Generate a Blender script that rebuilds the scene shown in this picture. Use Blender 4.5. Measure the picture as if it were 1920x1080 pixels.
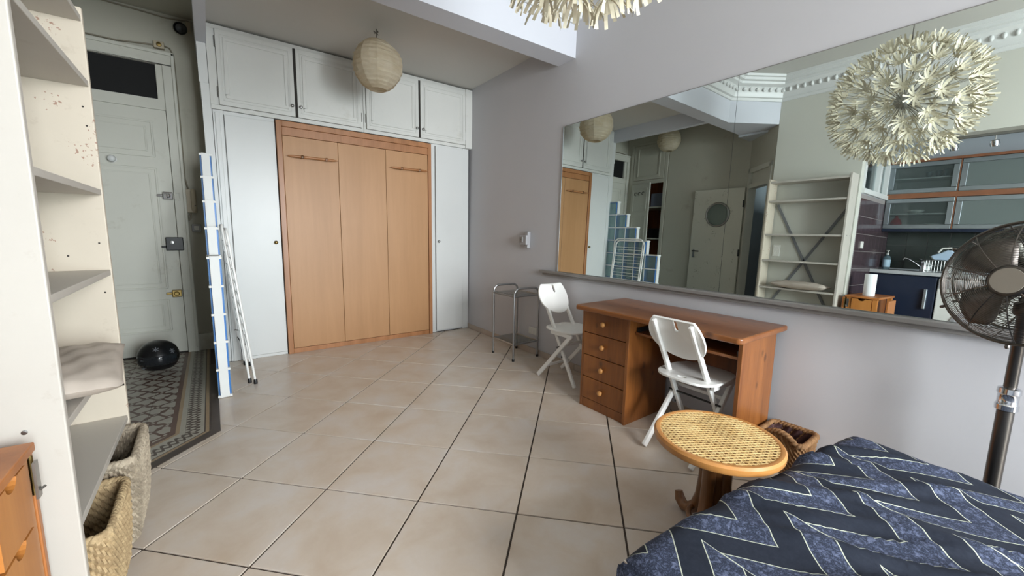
import bpy, bmesh, math, random
from mathutils import Vector, Matrix
random.seed(11)
S = bpy.context.scene
C = S.collection
for o in list(bpy.data.objects):
    bpy.data.objects.remove(o)

# ------------------------------------------------------------------ camera, world, light, exposure
FPX, YAW, PITCH, ROLL, CAMH = 754.18, 0.64152, 0.136295, 0.0179746, 1.25
fw = Vector((math.sin(YAW)*math.cos(PITCH), math.cos(YAW)*math.cos(PITCH), -math.sin(PITCH)))
rt = Vector((math.cos(YAW), -math.sin(YAW), 0)); up = rt.cross(fw)
rt2 = rt*math.cos(ROLL)+up*math.sin(ROLL); up2 = -rt*math.sin(ROLL)+up*math.cos(ROLL)
cd = bpy.data.cameras.new('camera'); cam = bpy.data.objects.new('camera', cd); C.objects.link(cam)
m = Matrix.Identity(4)
for i in range(3):
    m[i][0] = rt2[i]; m[i][1] = up2[i]; m[i][2] = -fw[i]
m[0][3], m[1][3], m[2][3] = 0, 0, CAMH
cam.matrix_world = m
cd.sensor_width = 36; cd.sensor_fit = 'HORIZONTAL'; cd.lens = FPX/1920*36; cd.clip_start = .02
S.camera = cam
S.view_settings.view_transform = 'Standard'; S.view_settings.look = 'None'
S.view_settings.gamma = 1; S.view_settings.use_curve_mapping = False
S.view_settings.exposure = 0.6

W = bpy.data.worlds.new('sky'); S.world = W; W.use_nodes = True
W.node_tree.nodes['Background'].inputs[0].default_value = (.78, .88, 1, 1)
W.node_tree.nodes['Background'].inputs[1].default_value = 1.0

def area(name, loc, direction, sx, sy, power, col):
    l = bpy.data.lights.new(name, 'AREA'); l.shape = 'RECTANGLE'; l.size = sx; l.size_y = sy; l.energy = power; l.color = col
    o = bpy.data.objects.new(name, l); C.objects.link(o); o.location = loc
    o.rotation_euler = Vector(direction).to_track_quat('-Z', 'Y').to_euler()
    return o
WIN = [(0.45, 1.35), (1.60, 2.50)]            # two tall windows in the wall behind the camera
for a, b in WIN:
    area('window_daylight', ((a+b)/2, -3.57, 1.45), (0, 1, -.5), b-a, 2.35, 215, (.94, .965, 1))

# ------------------------------------------------------------------ helpers
def lin(h):
    h = h.lstrip('#'); out = []
    for i in (0, 2, 4):
        c = int(h[i:i+2], 16)/255
        out.append(c/12.92 if c <= .04045 else ((c+.055)/1.055)**2.4)
    return tuple(out)+(1,)

class NT:
    def __init__(s, name):
        s.m = bpy.data.materials.new(name); s.m.use_nodes = True; s.t = s.m.node_tree; s.n = s.t.nodes
        s.b = s.n['Principled BSDF']; s.out = s.n['Material Output']
    def node(s, typ, **kw):
        n = s.n.new(typ)
        for k, v in kw.items(): setattr(n, k, v)
        return n
    def lk(s, a, b): s.t.links.new(a, b)
    def val(s, x, sock):
        if hasattr(x, 'is_output') or isinstance(x, bpy.types.NodeSocket): s.lk(x, sock)
        else: sock.default_value = x
    def math(s, op, a, b=None, c=None):
        n = s.node('ShaderNodeMath', operation=op)
        s.val(a, n.inputs[0])
        if b is not None: s.val(b, n.inputs[1])
        if c is not None: s.val(c, n.inputs[2])
        return n.outputs[0]
    def mix(s, f, a, b):
        n = s.node('ShaderNodeMix', data_type='RGBA')
        s.val(f, n.inputs['Factor']); s.val(a, n.inputs['A']) if False else None
        ia = [i for i in n.inputs if i.type == 'RGBA']
        s.val(a, ia[0]); s.val(b, ia[1])
        return [o for o in n.outputs if o.type == 'RGBA'][0]
    def coord(s, kind='Object', scale=(1, 1, 1), rot=(0, 0, 0), loc=(0, 0, 0)):
        tc = s.node('ShaderNodeTexCoord'); mp = s.node('ShaderNodeMapping')
        mp.inputs['Scale'].default_value = scale; mp.inputs['Rotation'].default_value = rot; mp.inputs['Location'].default_value = loc
        s.lk(tc.outputs[kind], mp.inputs[0]); return mp.outputs[0]
    def pos(s):
        g = s.node('ShaderNodeNewGeometry'); x = s.node('ShaderNodeSeparateXYZ'); s.lk(g.outputs['Position'], x.inputs[0]); return x.outputs
    def noise(s, vec, scale, detail=3, rough=.5, dist=0):
        n = s.node('ShaderNodeTexNoise'); s.lk(vec, n.inputs['Vector']); n.inputs['Scale'].default_value = scale
        n.inputs['Detail'].default_value = detail; n.inputs['Roughness'].default_value = rough; n.inputs['Distortion'].default_value = dist
        return n.outputs['Fac']
    def ramp(s, f, stops):
        r = s.node('ShaderNodeValToRGB'); e = r.color_ramp.elements
        while len(e) < len(stops): e.new(.5)
        for i, (p, c) in enumerate(stops): e[i].position = p; e[i].color = c if len(c) == 4 else tuple(c)+(1,)
        s.lk(f, r.inputs[0]); return r.outputs[0]
    def bump(s, h, strength=.2, dist=.01):
        b = s.node('ShaderNodeBump'); b.inputs['Strength'].default_value = strength; b.inputs['Distance'].default_value = dist
        s.lk(h, b.inputs['Height']); s.lk(b.outputs[0], s.b.inputs['Normal'])
    def set(s, rough=.5, metal=0, spec=.5, coat=0):
        s.b.inputs['Roughness'].default_value = rough; s.b.inputs['Metallic'].default_value = metal
        s.b.inputs['Specular IOR Level'].default_value = spec; s.b.inputs['Coat Weight'].default_value = coat
    def col(s, c): s.val(c, s.b.inputs['Base Color'])

def chips(t, col, v, hx='#8a5a44'):
    a = t.noise(v, 70, 4, .6); b = t.noise(v, 6, 2); k = t.math('MULTIPLY', t.math('GREATER_THAN', a, .60), t.math('GREATER_THAN', b, .60))
    return t.mix(t.math('MULTIPLY', k, .75), col, lin(hx))
def scl(c, f): return tuple(min(1, x*f) for x in c[:3])+(1,)
def paint(name, hexc, rough=.5, var=.06, vs=3, bump=.0, bs=80, metal=0, coat=0, dirt=None, dirt_amt=.0, ds=6, chip=False):
    t = NT(name); c = lin(hexc); v = t.coord('Object')
    f = t.noise(v, vs, 4)
    col = t.ramp(f, [(.3, scl(c, 1-var)), (.7, scl(c, 1+var))])
    if dirt:
        d = t.noise(v, ds, 8, .7); k = t.ramp(d, [(.62-dirt_amt*.1, (0, 0, 0)), (.70, (dirt_amt,)*3)])
        col = t.mix(k, col, lin(dirt))
    if chip: col = chips(t, col, v, chip if isinstance(chip, str) else '#8a5a44')
    t.col(col); t.set(rough, metal, .5, coat)
    if bump: t.bump(t.noise(v, bs, 3), bump, .004)
    return t.m
def wood(name, h1, h2, axis=2, rough=.4, sc=1.0, knots=False, coat=0, contrast=.15):
    t = NT(name); s = [26*sc, 26*sc, 26*sc]; s[axis] = 1.6*sc
    v = t.coord('Object', tuple(s)); v1 = t.coord('Object')
    big = t.noise(v, .35, 3, .5, .6); fine = t.noise(v, 2.2, 5, .65)
    f = t.math('ADD', t.math('MULTIPLY', big, .65), t.math('MULTIPLY', fine, .35))
    col = t.ramp(f, [(.5-contrast, lin(h2)), (.5+contrast, lin(h1))])
    if knots:
        ks = [5.0, 5.0, 5.0]; ks[axis] = 3.4
        vo = t.node('ShaderNodeTexVoronoi'); t.lk(t.coord('Object', tuple(ks), loc=(.31, .17, .43)), vo.inputs['Vector']); vo.inputs['Scale'].default_value = 1.5
        k = t.ramp(vo.outputs['Distance'], [(.07, (1, 1, 1)), (.16, (0, 0, 0))])
        col = t.mix(t.math('MULTIPLY', k, .75), col, scl(lin(h2), .38))
    t.col(col); t.set(rough, 0, .5, coat); t.bump(fine, .06, .003)
    return t.m
def metal(name, hexc, rough=.25, var=.08):
    t = NT(name); t.col(lin(hexc)); t.set(rough, 1); v = t.coord('Object')
    r = t.noise(v, 14, 3); n = t.node('ShaderNodeMapRange'); t.lk(r, n.inputs[0]); n.inputs[3].default_value = max(.02, rough-var); n.inputs[4].default_value = rough+var
    t.lk(n.outputs[0], t.b.inputs['Roughness']); return t.m

class MB:
    def __init__(s): s.v = []; s.f = []
    def add(s, vs, fs):
        k = len(s.v); s.v += [tuple(p) for p in vs]; s.f += [tuple(i+k for i in f) for f in fs]; return s
    def hexa(s, p):  # 4 bottom ccw, 4 top
        return s.add(p, [(3, 2, 1, 0), (4, 5, 6, 7), (0, 1, 5, 4), (1, 2, 6, 5), (2, 3, 7, 6), (3, 0, 4, 7)])
    def box(s, x0, x1, y0, y1, z0, z1):
        return s.hexa([(x0, y0, z0), (x1, y0, z0), (x1, y1, z0), (x0, y1, z0), (x0, y0, z1), (x1, y0, z1), (x1, y1, z1), (x0, y1, z1)])
    def prism(s, pts, lo, hi, axis='z'):
        mp = {'z': lambda a, b, c: (a, b, c), 'y': lambda a, b, c: (a, c, b), 'x': lambda a, b, c: (c, a, b)}[axis]
        n = len(pts); vs = [mp(a, b, lo) for a, b in pts]+[mp(a, b, hi) for a, b in pts]
        fs = [tuple(range(n-1, -1, -1)), tuple(range(n, 2*n))]+[(i, (i+1) % n, n+(i+1) % n, n+i) for i in range(n)]
        return s.add(vs, fs)
    def bar(s, a, b, w, h, upv=(0, 0, 1)):
        a = Vector(a); b = Vector(b); d = (b-a).normalized(); u = Vector(upv)
        if abs(d.dot(u)) > .98: u = Vector((1, 0, 0))
        r = d.cross(u).normalized(); u = r.cross(d)
        q = [-r*w/2-u*h/2, r*w/2-u*h/2, r*w/2+u*h/2, -r*w/2+u*h/2]
        return s.hexa([a+x for x in q]+[b+x for x in q])
    def tube(s, path, r, n=8, closed=False):
        P = [Vector(p) for p in path]; m = len(P); R = r if isinstance(r, (list, tuple)) else [r]*m
        T = []
        for i in range(m):
            if closed: d = P[(i+1) % m]-P[i-1]
            else: d = P[min(i+1, m-1)]-P[max(i-1, 0)]
            T.append(d.normalized())
        u = Vector((0, 0, 1)) if abs(T[0].z) < .9 else Vector((1, 0, 0))
        u = (u-T[0]*u.dot(T[0])).normalized(); vs = []
        for i in range(m):
            u = (u-T[i]*u.dot(T[i])).normalized(); w = T[i].cross(u)
            for j in range(n):
                a = 2*math.pi*j/n; vs.append(P[i]+(u*math.cos(a)+w*math.sin(a))*R[i])
        fs = []
        for i in range(m if closed else m-1):
            i2 = (i+1) % m
            for j in range(n): fs.append((i*n+j, i*n+(j+1) % n, i2*n+(j+1) % n, i2*n+j))
        if not closed: fs += [tuple(range(n-1, -1, -1)), tuple(range((m-1)*n, m*n))]
        return s.add(vs, fs)
    def lathe(s, prof, n=20, c=(0, 0, 0), d=(0, 0, 1)):
        q = Vector((0, 0, 1)).rotation_difference(Vector(d).normalized()); c = Vector(c); vs = []
        for r, z in prof:
            for j in range(n):
                a = 2*math.pi*j/n; vs.append(c+q @ Vector((r*math.cos(a), r*math.sin(a), z)))
        fs = [(i*n+j, i*n+(j+1) % n, (i+1)*n+(j+1) % n, (i+1)*n+j) for i in range(len(prof)-1) for j in range(n)]
        fs += [tuple(range(n-1, -1, -1)), tuple(range((len(prof)-1)*n, len(prof)*n))]
        return s.add(vs, fs)
    def ball(s, c, r, n=14, k=8, sq=(1, 1, 1)):
        vs = []; fs = []
        for i in range(k+1):
            t = math.pi*i/k
            for j in range(n):
                a = 2*math.pi*j/n; vs.append((c[0]+r*sq[0]*math.sin(t)*math.cos(a), c[1]+r*sq[1]*math.sin(t)*math.sin(a), c[2]+r*sq[2]*math.cos(t)))
        for i in range(k):
            for j in range(n): fs.append((i*n+j, i*n+(j+1) % n, (i+1)*n+(j+1) % n, (i+1)*n+j))
        return s.add(vs, fs)
    def plate(s, outer, holes, fn, th):
        """flat plate with holes; fn(a,b,t) maps to space"""
        bm = bmesh.new(); E = []
        for loop in [outer]+holes:
            vv = [bm.verts.new((a, b, 0)) for a, b in loop]
            E += [bm.edges.new((vv[i], vv[(i+1) % len(vv)])) for i in range(len(vv))]
        bmesh.ops.triangle_fill(bm, use_beauty=True, use_dissolve=False, edges=E)
        bm.verts.index_update(); tri = [tuple(v.index for v in f.verts) for f in bm.faces]; co = [(v.co.x, v.co.y) for v in bm.verts]; bm.free()
        n = len(co); vs = [fn(a, b, 0) for a, b in co]+[fn(a, b, th) for a, b in co]
        fs = [t[::-1] for t in tri]+[tuple(i+n for i in t) for t in tri]
        k = 0
        for loop in [outer]+holes:
            L = len(loop)
            fs += [(k+i, k+(i+1) % L, n+k+(i+1) % L, n+k+i) for i in range(L)]; k += L
        return s.add(vs, fs)
    def mesh(s, name, off=Vector((0, 0, 0)), smooth=None):
        me = bpy.data.meshes.new(name); me.from_pydata([tuple(Vector(p)-off) for p in s.v], [], s.f)
        bm = bmesh.new(); bm.from_mesh(me); bmesh.ops.remove_doubles(bm, verts=bm.verts, dist=1e-6)
        bmesh.ops.recalc_face_normals(bm, faces=bm.faces); bm.to_mesh(me); bm.free()
        if smooth:
            me.shade_smooth(); me.set_sharp_from_angle(angle=math.radians(smooth))
        return me
    def build(s, name, mat, parent=None, bevel=0, smooth=None, seg=2):
        off = wl(parent) if parent else None
        if off is None:
            xs = [p[0] for p in s.v]; ys = [p[1] for p in s.v]; zs = [p[2] for p in s.v]
            off = Vector(((min(xs)+max(xs))/2, (min(ys)+max(ys))/2, min(zs)))
        me = s.mesh(name, off, smooth); o = bpy.data.objects.new(name, me); C.objects.link(o); me.materials.append(mat)
        if parent: o.parent = parent
        else: o.location = off
        if bevel:
            b = o.modifiers.new('bevel', 'BEVEL'); b.width = bevel; b.segments = seg; b.limit_method = 'ANGLE'; b.angle_limit = math.radians(40)
            b.harden_normals = False
        return o
def wl(o):
    p = Vector((0, 0, 0))
    while o: p = p+o.location; o = o.parent
    return p
def tag(o, label, cat, group=None):
    o['label'] = label; o['category'] = cat
    if group: o['group'] = group
    return o
def thing(name, label, cat, loc=(0, 0, 0), group=None):
    o = bpy.data.objects.new(name, None); C.objects.link(o); o.location = loc; o.empty_display_size = .05
    return tag(o, label, cat, group)
def struct(o, label=None):
    o['kind'] = 'structure'
    if label: o['label'] = label
    return o
def inst(name, me, parent, loc, rot=None):
    o = bpy.data.objects.new(name, me); C.objects.link(o)
    if parent: o.parent = parent; o.location = Vector(loc)-wl(parent)
    else: o.location = loc
    if rot is not None: o.rotation_euler = rot
    return o
def clip(poly, a, b, c):  # keep a*x+b*y<=c
    out = []
    for i in range(len(poly)):
        p, q = poly[i], poly[(i+1) % len(poly)]; dp = a*p[0]+b*p[1]-c; dq = a*q[0]+b*q[1]-c
        if dp <= 0: out.append(p)
        if dp*dq < 0:
            t = dp/(dp-dq); out.append((p[0]+t*(q[0]-p[0]), p[1]+t*(q[1]-p[1])))
    return out
def parea(p): return abs(sum(p[i][0]*p[(i+1) % len(p)][1]-p[(i+1) % len(p)][0]*p[i][1] for i in range(len(p))))/2
def arc(cx, cy, r, a0, a1, n): return [(cx+r*math.cos(a0+(a1-a0)*i/n), cy+r*math.sin(a0+(a1-a0)*i/n)) for i in range(n+1)]

# right wall plane leans a touch and turns a touch: x on it for given y, z; d = distance into the room
WXM, WT, WR = 2.63, .016, .014
def wx(y, z, d=0): return WXM+WR*(y-1.5)+WT*(z-1.25)-d
def wbox(mb, y0, y1, z0, z1, d0, d1):
    return mb.hexa([(wx(y, z, d), y, z) for z in (z0, z1) for y, d in ((y0, d0), (y0, d1), (y1, d1), (y1, d0))])

# ------------------------------------------------------------------ materials
M = {}
M['wall'] = paint('wall_plaster', '#c1c0c3', .75, .025, 1.2, .08, 60)
M['wall_l'] = paint('left_wall_plaster', '#c6c5bb', .75, .03, 1.2, .08, 60)
M['hall'] = paint('hall_wall_paint', '#b9b6a8', .7, .04, 1.0, .08, 40, dirt='#8d8570', dirt_amt=.3, ds=3)
M['ceil'] = paint('ceiling_paint', '#c8c6c0', .8, .03, 1.0, .05, 50)
M['beam'] = paint('beam_paint', '#c9cbd2', .75, .02, 1.0, .04, 50)
M['white'] = paint('white_gloss_paint', '#d3d4d2', .38, .02, 2, .06, 25)
M['cupb'] = paint('cupboard_white_paint', '#d2d2cd', .42, .03, 2.5, .12, 18, dirt='#a59f8e', dirt_amt=.25, ds=3)
M['gap'] = paint('dark_gap', '#2b2723', .8, .05)
M['cream'] = paint('worn_cream_paint', '#bbb5ac', .5, .03, 3, .1, 30, dirt='#8a7460', dirt_amt=.16, ds=14)
M['cream_worn'] = paint('chipped_cream_paint', '#c3b8a7', .5, .04, 3, .1, 30, dirt='#8a7460', dirt_amt=.2, ds=14, chip=True)
M['door_scuffed'] = paint('scuffed_door_paint', '#d2d0c2', .5, .035, 2, .08, 25, dirt='#9a907c', dirt_amt=.3, ds=3, chip='#5f5a50')
M['door'] = paint('old_door_paint', '#c9c8bd', .5, .035, 2, .08, 25, dirt='#9a907c', dirt_amt=.45, ds=3)
M['beech'] = wood('beech_veneer', '#bb8d62', '#a67a50', 2, .46, .8, contrast=.3)
M['beech_f'] = wood('beech_frame', '#b07a50', '#97643c', 2, .4, 1.0)
M['pine'] = wood('stained_pine', '#955c2d', '#6b3c1b', 2, .35, .8, True, .1)
M['pine_h'] = wood('stained_pine_top', '#8f582d', '#66391c', 1, .3, .55, True, .15)
M['pine_in'] = wood('stained_pine_inner', '#8d5226', '#5f3517', 2, .45, .55)
M['birch'] = wood('orange_wood', '#b9753d', '#93562a', 2, .4, .6)
M['birch_d'] = wood('orange_wood_face', '#c48343', '#a9692f', 2, .4, .6)
M['cane_rim'] = wood('bent_beech', '#c58c4f', '#a86f37', 0, .3, .5, coat=.2)
M['dark_leg'] = wood('bentwood_leg', '#8a5a35', '#62401f', 2, .35, .6, coat=.2)
M['chrome'] = metal('chrome', '#d4d6da', .12, .05)
M['steel'] = metal('brushed_steel', '#a6a6a4', .35, .08)
M['cart'] = metal('grey_tube', '#a9aaab', .3, .06)
M['fanm'] = metal('gunmetal', '#67625d', .33, .08)
M['brass'] = metal('old_brass', '#8f7a4c', .4, .1)
M['alu'] = metal('brushed_aluminium', '#b9c2c8', .4, .06)
M['black'] = paint('black_plastic', '#151516', .35, .1, 5)
M['dark'] = paint('darkness', '#0d0d0e', .8, .1)
M['rail'] = paint('grey_ledge', '#84817e', .4, .05, 4)
M['chairw'] = paint('white_lacquer', '#efeeea', .32, .02, 3)
M['plast'] = paint('white_plastic', '#d9d8d2', .4, .02, 3)
M['greyp'] = paint('grey_plastic', '#a3a2a4', .45, .03, 4)
M['beige'] = paint('beige_plastic', '#b7ab94', .5, .05, 4)
M['grout'] = paint('grout', '#473d36', .85, .1, 20)
M['mortar'] = paint('white_mortar', '#e0e1de', .55, .03, 6, .1, 40)
M['navy'] = paint('dark_blue_laminate', '#20283a', .3, .15, 3)
M['kwall'] = paint('kitchen_wall', '#c4cad0', .7, .02)
M['kfront'] = paint('kitchen_wood_edge', '#8a5a3f', .5, .1, 12)
M['worktop'] = paint('worktop_edge', '#b1b3b4', .4, .03)
M['worktop_d'] = paint('worktop_dark', '#3a3c3e', .35, .2, 20)
M['red'] = paint('red_enamel', '#a82a35', .3, .1)
M['rope'] = paint('cable_sheath', '#8a8271', .6, .05)
M['liner'] = paint('maroon_cloth', '#4a2f2f', .9, .3, 9, .5, 18)
M['roll'] = paint('paper_roll', '#e9ecee', .8, .02)
M['flower'] = paint('cream_paper', '#d8d0b8', .7, .06, 3)
M['wire'] = metal('spoke_wire', '#8d8a80', .4)
M['twine'] = paint('cord', '#6b665e', .7, .1)

def mk_tile():
    t = NT('floor_tile'); v = t.coord('Object'); oi = t.node('ShaderNodeObjectInfo')
    ad = t.node('ShaderNodeVectorMath', operation='ADD'); cmb = t.node('ShaderNodeCombineXYZ')
    k = t.math('MULTIPLY', oi.outputs['Random'], 37.0); t.lk(k, cmb.inputs[0]); t.lk(k, cmb.inputs[2]); t.lk(v, ad.inputs[0]); t.lk(cmb.outputs[0], ad.inputs[1])
    f = t.noise(ad.outputs[0], 4.2, 4, .55, .4); g = t.noise(ad.outputs[0], 60, 3)
    col = t.ramp(f, [(.3, lin('#c6b4a1')), (.5, lin('#d0c2b3')), (.7, lin('#d4cbc3'))])
    col = t.mix(t.math('MULTIPLY', g, .14), col, lin('#ab9a88'))
    t.col(col); t.set(.3, 0, .5); n = t.node('ShaderNodeMapRange'); t.lk(f, n.inputs[0]); n.inputs[3].default_value = .24; n.inputs[4].default_value = .4
    t.lk(n.outputs[0], t.b.inputs['Roughness']); t.bump(f, .03, .004); return t.m
M['tile'] = mk_tile()
M['skirt'] = paint('skirting_tile', '#b6a799', .4, .08, 5)
M['burg'] = paint('burgundy_tile', '#46383d', .15, .15, 4)
M['gtile'] = paint('dark_green_tile', '#3b413e', .2, .2, 4)
M['kgrout'] = paint('light_grout', '#8d8684', .8, .05)

def mk_entry():
    t = NT('cement_tile_pattern'); X, Y, Z = t.pos(); mt = t.math
    d1 = mt('SUBTRACT', -.075, X)
    d2 = mt('SUBTRACT', mt('MULTIPLY', mt('SUBTRACT', mt('SUBTRACT', Y, X), 2.985), .7071), .05)
    d = mt('MINIMUM', d1, d2); sel = mt('LESS_THAN', d1, d2)
    s1 = Y; s2 = mt('MULTIPLY', mt('ADD', X, Y), .7071)
    s = mt('ADD', mt('MULTIPLY', sel, s1), mt('MULTIPLY', mt('SUBTRACT', 1, sel), s2))
    w = mt('MULTIPLY', mt('SINE', mt('MULTIPLY', s, 2*math.pi/.085)), .026)
    c0 = mt('SUBTRACT', d, .092)
    ch = mt('MAXIMUM', mt('LESS_THAN', mt('ABSOLUTE', mt('SUBTRACT', c0, w)), .011), mt('LESS_THAN', mt('ABSOLUTE', mt('ADD', c0, w)), .011))
    dot = mt('LESS_THAN', mt('ADD', mt('ABSOLUTE', c0), mt('ABSOLUTE', mt('MULTIPLY', w, .8))), .012)
    ch = mt('MAXIMUM', ch, dot)
    # field: diagonal lattice with crosses
    per = .30
    p = mt('DIVIDE', mt('ADD', X, Y), per*1.0); q = mt('DIVIDE', mt('SUBTRACT', X, Y), per*1.0)
    def tri(a): return mt('ABSOLUTE', mt('SUBTRACT', mt('FRACT', a), .5))
    tp, tq = tri(p), tri(q)
    wob = mt('MULTIPLY', mt('SINE', mt('MULTIPLY', mt('ADD', p, q), 2*math.pi*2)), .035)
    wob2 = mt('MULTIPLY', mt('SINE', mt('MULTIPLY', mt('SUBTRACT', p, q), 2*math.pi*2)), .035)
    l1 = mt('LESS_THAN', mt('ABSOLUTE', mt('ADD', mt('SUBTRACT', tp, .25), wob)), .055)
    l2 = mt('LESS_THAN', mt('ABSOLUTE', mt('ADD', mt('SUBTRACT', tq, .25), wob2)), .055)
    r = mt('SQRT', mt('ADD', mt('MULTIPLY', mt('SUBTRACT', tp, .25), mt('SUBTRACT', tp, .25)), mt('MULTIPLY', mt('SUBTRACT', tq, .25), mt('SUBTRACT', tq, .25))))
    star = mt('LESS_THAN', r, .10); hole = mt('LESS_THAN', r, .045)
    lat = mt('MAXIMUM', mt('MAXIMUM', l1, l2), star); lat = mt('SUBTRACT', lat, mt('MULTIPLY', lat, hole))
    field = mt('GREATER_THAN', d, .205)
    base = t.mix(lat, lin('#a39f94'), lin('#54382f'))
    bord = t.mix(ch, lin('#a8a599'), lin('#4c403b'))
    col = t.mix(field, bord, base)
    def band(a, b): return mt('MULTIPLY', mt('GREATER_THAN', d, a), mt('LESS_THAN', d, b))
    col = t.mix(band(.178, .205), col, lin('#5d4239')); col = t.mix(band(.158, .178), col, lin('#a08a6c'))
    col = t.mix(band(.012, .03), col, lin('#a08a6c')); col = t.mix(band(.03, .037), col, lin('#4c403b')); col = t.mix(band(-1, .012), col, lin('#4c403b'))
    n = t.noise(t.coord('Object'), 9, 5, .6); col = t.mix(t.math('MULTIPLY', n, .25), col, lin('#6f675c'))
    t.col(col); t.set(.4); return t.m
M['entry'] = mk_entry()
M['thresh'] = paint('threshold_strip', '#4b423c', .5, .15, 8)

def mk_mirror():
    t = NT('mirror_glass'); t.col((.70, .755, .735, 1)); t.set(.0, 1); v = t.coord('Object'); t.bump(t.noise(v, 1.2, 1), .004, .01); return t.m
M['mirror'] = mk_mirror()
def mk_thin(name, tint, refl=.12, milky=0.0, mcol='#9fb0b0', rough=.03):
    t = NT(name); tr = t.node('ShaderNodeBsdfTransparent'); tr.inputs[0].default_value = tint
    gl = t.node('ShaderNodeBsdfGlossy'); gl.inputs['Roughness'].default_value = rough
    fr = t.node('ShaderNodeFresnel'); fr.inputs[0].default_value = 1.5
    n = t.noise(t.coord('Object'), 30, 2); b = t.node('ShaderNodeBump'); b.inputs['Strength'].default_value = .05; t.lk(n, b.inputs['Height']); t.lk(b.outputs[0], gl.inputs['Normal'])
    m1 = t.node('ShaderNodeMixShader'); t.lk(t.math('MULTIPLY', fr.outputs[0], refl/.04*.3), m1.inputs[0]); t.lk(tr.outputs[0], m1.inputs[1]); t.lk(gl.outputs[0], m1.inputs[2])
    df = t.node('ShaderNodeBsdfDiffuse'); df.inputs[0].default_value = lin(mcol); tl = t.node('ShaderNodeBsdfTranslucent'); tl.inputs[0].default_value = lin(mcol)
    m3 = t.node('ShaderNodeMixShader'); m3.inputs[0].default_value = .5; t.lk(df.outputs[0], m3.inputs[1]); t.lk(tl.outputs[0], m3.inputs[2])
    m2 = t.node('ShaderNodeMixShader'); m2.inputs[0].default_value = milky; t.lk(m1.outputs[0], m2.inputs[1]); t.lk(m3.outputs[0], m2.inputs[2])
    t.lk(m2.outputs[0], t.out.inputs[0]); return t.m
M['gblock'] = mk_thin('glass_block_face', (.88, .96, .97, 1), .06, .24, '#b9d6da', .12)
M['frost'] = mk_thin('frosted_cabinet_glass', (.85, .9, .9, 1), .12, .55, '#b4bfbd', .15)
M['cglass'] = mk_thin('cabinet_glass', (.88, .92, .92, 1), .10, .14, '#9aa6a6', .05)
M['pane'] = mk_thin('window_glass', (.9, .95, .95, 1), .12, .03)
M['port'] = mk_thin('porthole_glass', (.7, .8, .78, 1), .12, .85, '#b4c0b8', .2)
M['shelfglass'] = mk_thin('trolley_glass', (.93, .96, .95, 1), .10, .02)
M['bblue'] = paint('blue_block_side', '#2a72bd', .35, .08, 8)
M['bottle'] = mk_thin('bottle_plastic', (.65, .8, .85, 1), .15, .35, '#a9bfc6', .1)

def mk_paperlamp():
    t = NT('rice_paper'); v = t.coord('Object'); n = t.noise(v, 9, 4, .6)
    c = t.ramp(n, [(.3, lin('#cdbfa4')), (.7, lin('#ddd3bf'))])
    df = t.node('ShaderNodeBsdfDiffuse'); tl = t.node('ShaderNodeBsdfTranslucent'); t.lk(c, df.inputs[0]); t.lk(c, tl.inputs[0])
    m_ = t.node('ShaderNodeMixShader'); m_.inputs[0].default_value = .45; t.lk(df.outputs[0], m_.inputs[1]); t.lk(tl.outputs[0], m_.inputs[2]); t.lk(m_.outputs[0], t.out.inputs[0])
    return t.m
M['paper'] = mk_paperlamp()
def mk_weave(name, h1, h2, sc=1.0):
    t = NT(name); v = t.coord('Object'); n = t.noise(v, 45*sc, 5, .7); k = t.noise(v, 8, 3)
    c = t.ramp(t.math('ADD', t.math('MULTIPLY', n, .7), t.math('MULTIPLY', k, .3)), [(.3, lin(h2)), (.65, lin(h1))]); t.col(c); t.set(.8); t.bump(n, .6, .006); return t.m
M['sea'] = mk_weave('seagrass', '#c4ac84', '#7d6546')
M['sea2'] = mk_weave('grey_seagrass', '#bcae98', '#75695a')
M['wick'] = mk_weave('wicker_brown', '#a57b50', '#5d3f27')
M['cane'] = mk_weave('cane_strip', '#e0c48c', '#c09a5c', .6)
M['fabric'] = paint('beige_cushion_cloth', '#bcb0a4', .6, .1, 7, .4, 20)

def mk_bed():
    t = NT('chevron_bedspread'); v = t.coord('Object'); sx = t.node('ShaderNodeSeparateXYZ'); t.lk(v, sx.inputs[0]); mt = t.math
    X, Y = sx.outputs[0], sx.outputs[1]
    per = .315; u = mt('DIVIDE', mt('ADD', X, .075), per); fl = mt('FLOOR', u); fr = mt('SUBTRACT', u, fl)
    tri = mt('MULTIPLY', mt('ABSOLUTE', mt('SUBTRACT', fr, .5)), -.36)
    vv = mt('ADD', mt('ADD', Y, tri), mt('MULTIPLY', fl, .058))
    bw = .116; b = mt('DIVIDE', vv, bw); bi = mt('FLOOR', b); bf = mt('SUBTRACT', b, bi)
    par = mt('MODULO', mt('ADD', bi, 200.0), 2.0); par = mt('GREATER_THAN', par, .5)
    edge = mt('MINIMUM', bf, mt('SUBTRACT', 1.0, bf)); line = mt('LESS_THAN', edge, .019)
    e2 = mt('MINIMUM', fr, mt('SUBTRACT', 1.0, fr)); bj = mt('FRACT', mt('DIVIDE', vv, bw*1.0))
    fold = mt('MULTIPLY', mt('LESS_THAN', e2, .006), par)
    line = mt('MAXIMUM', line, fold)
    n1 = t.noise(v, 42, 9, .8, .35); mus = t.math('ABSOLUTE', t.math('SUBTRACT', n1, .5))
    marb = t.ramp(mus, [(0.0, lin('#1b202d')), (.022, lin('#31384a')), (.07, lin('#555d76')), (.15, lin('#717993'))])
    dark = t.ramp(n1, [(.3, lin('#1c212d')), (.7, lin('#2a303d'))])
    col = t.mix(par, dark, marb); col = t.mix(line, col, lin('#c6cbb8'))
    t.col(col); t.set(.75, 0, .25); return t.m
M['bed'] = mk_bed()

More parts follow.
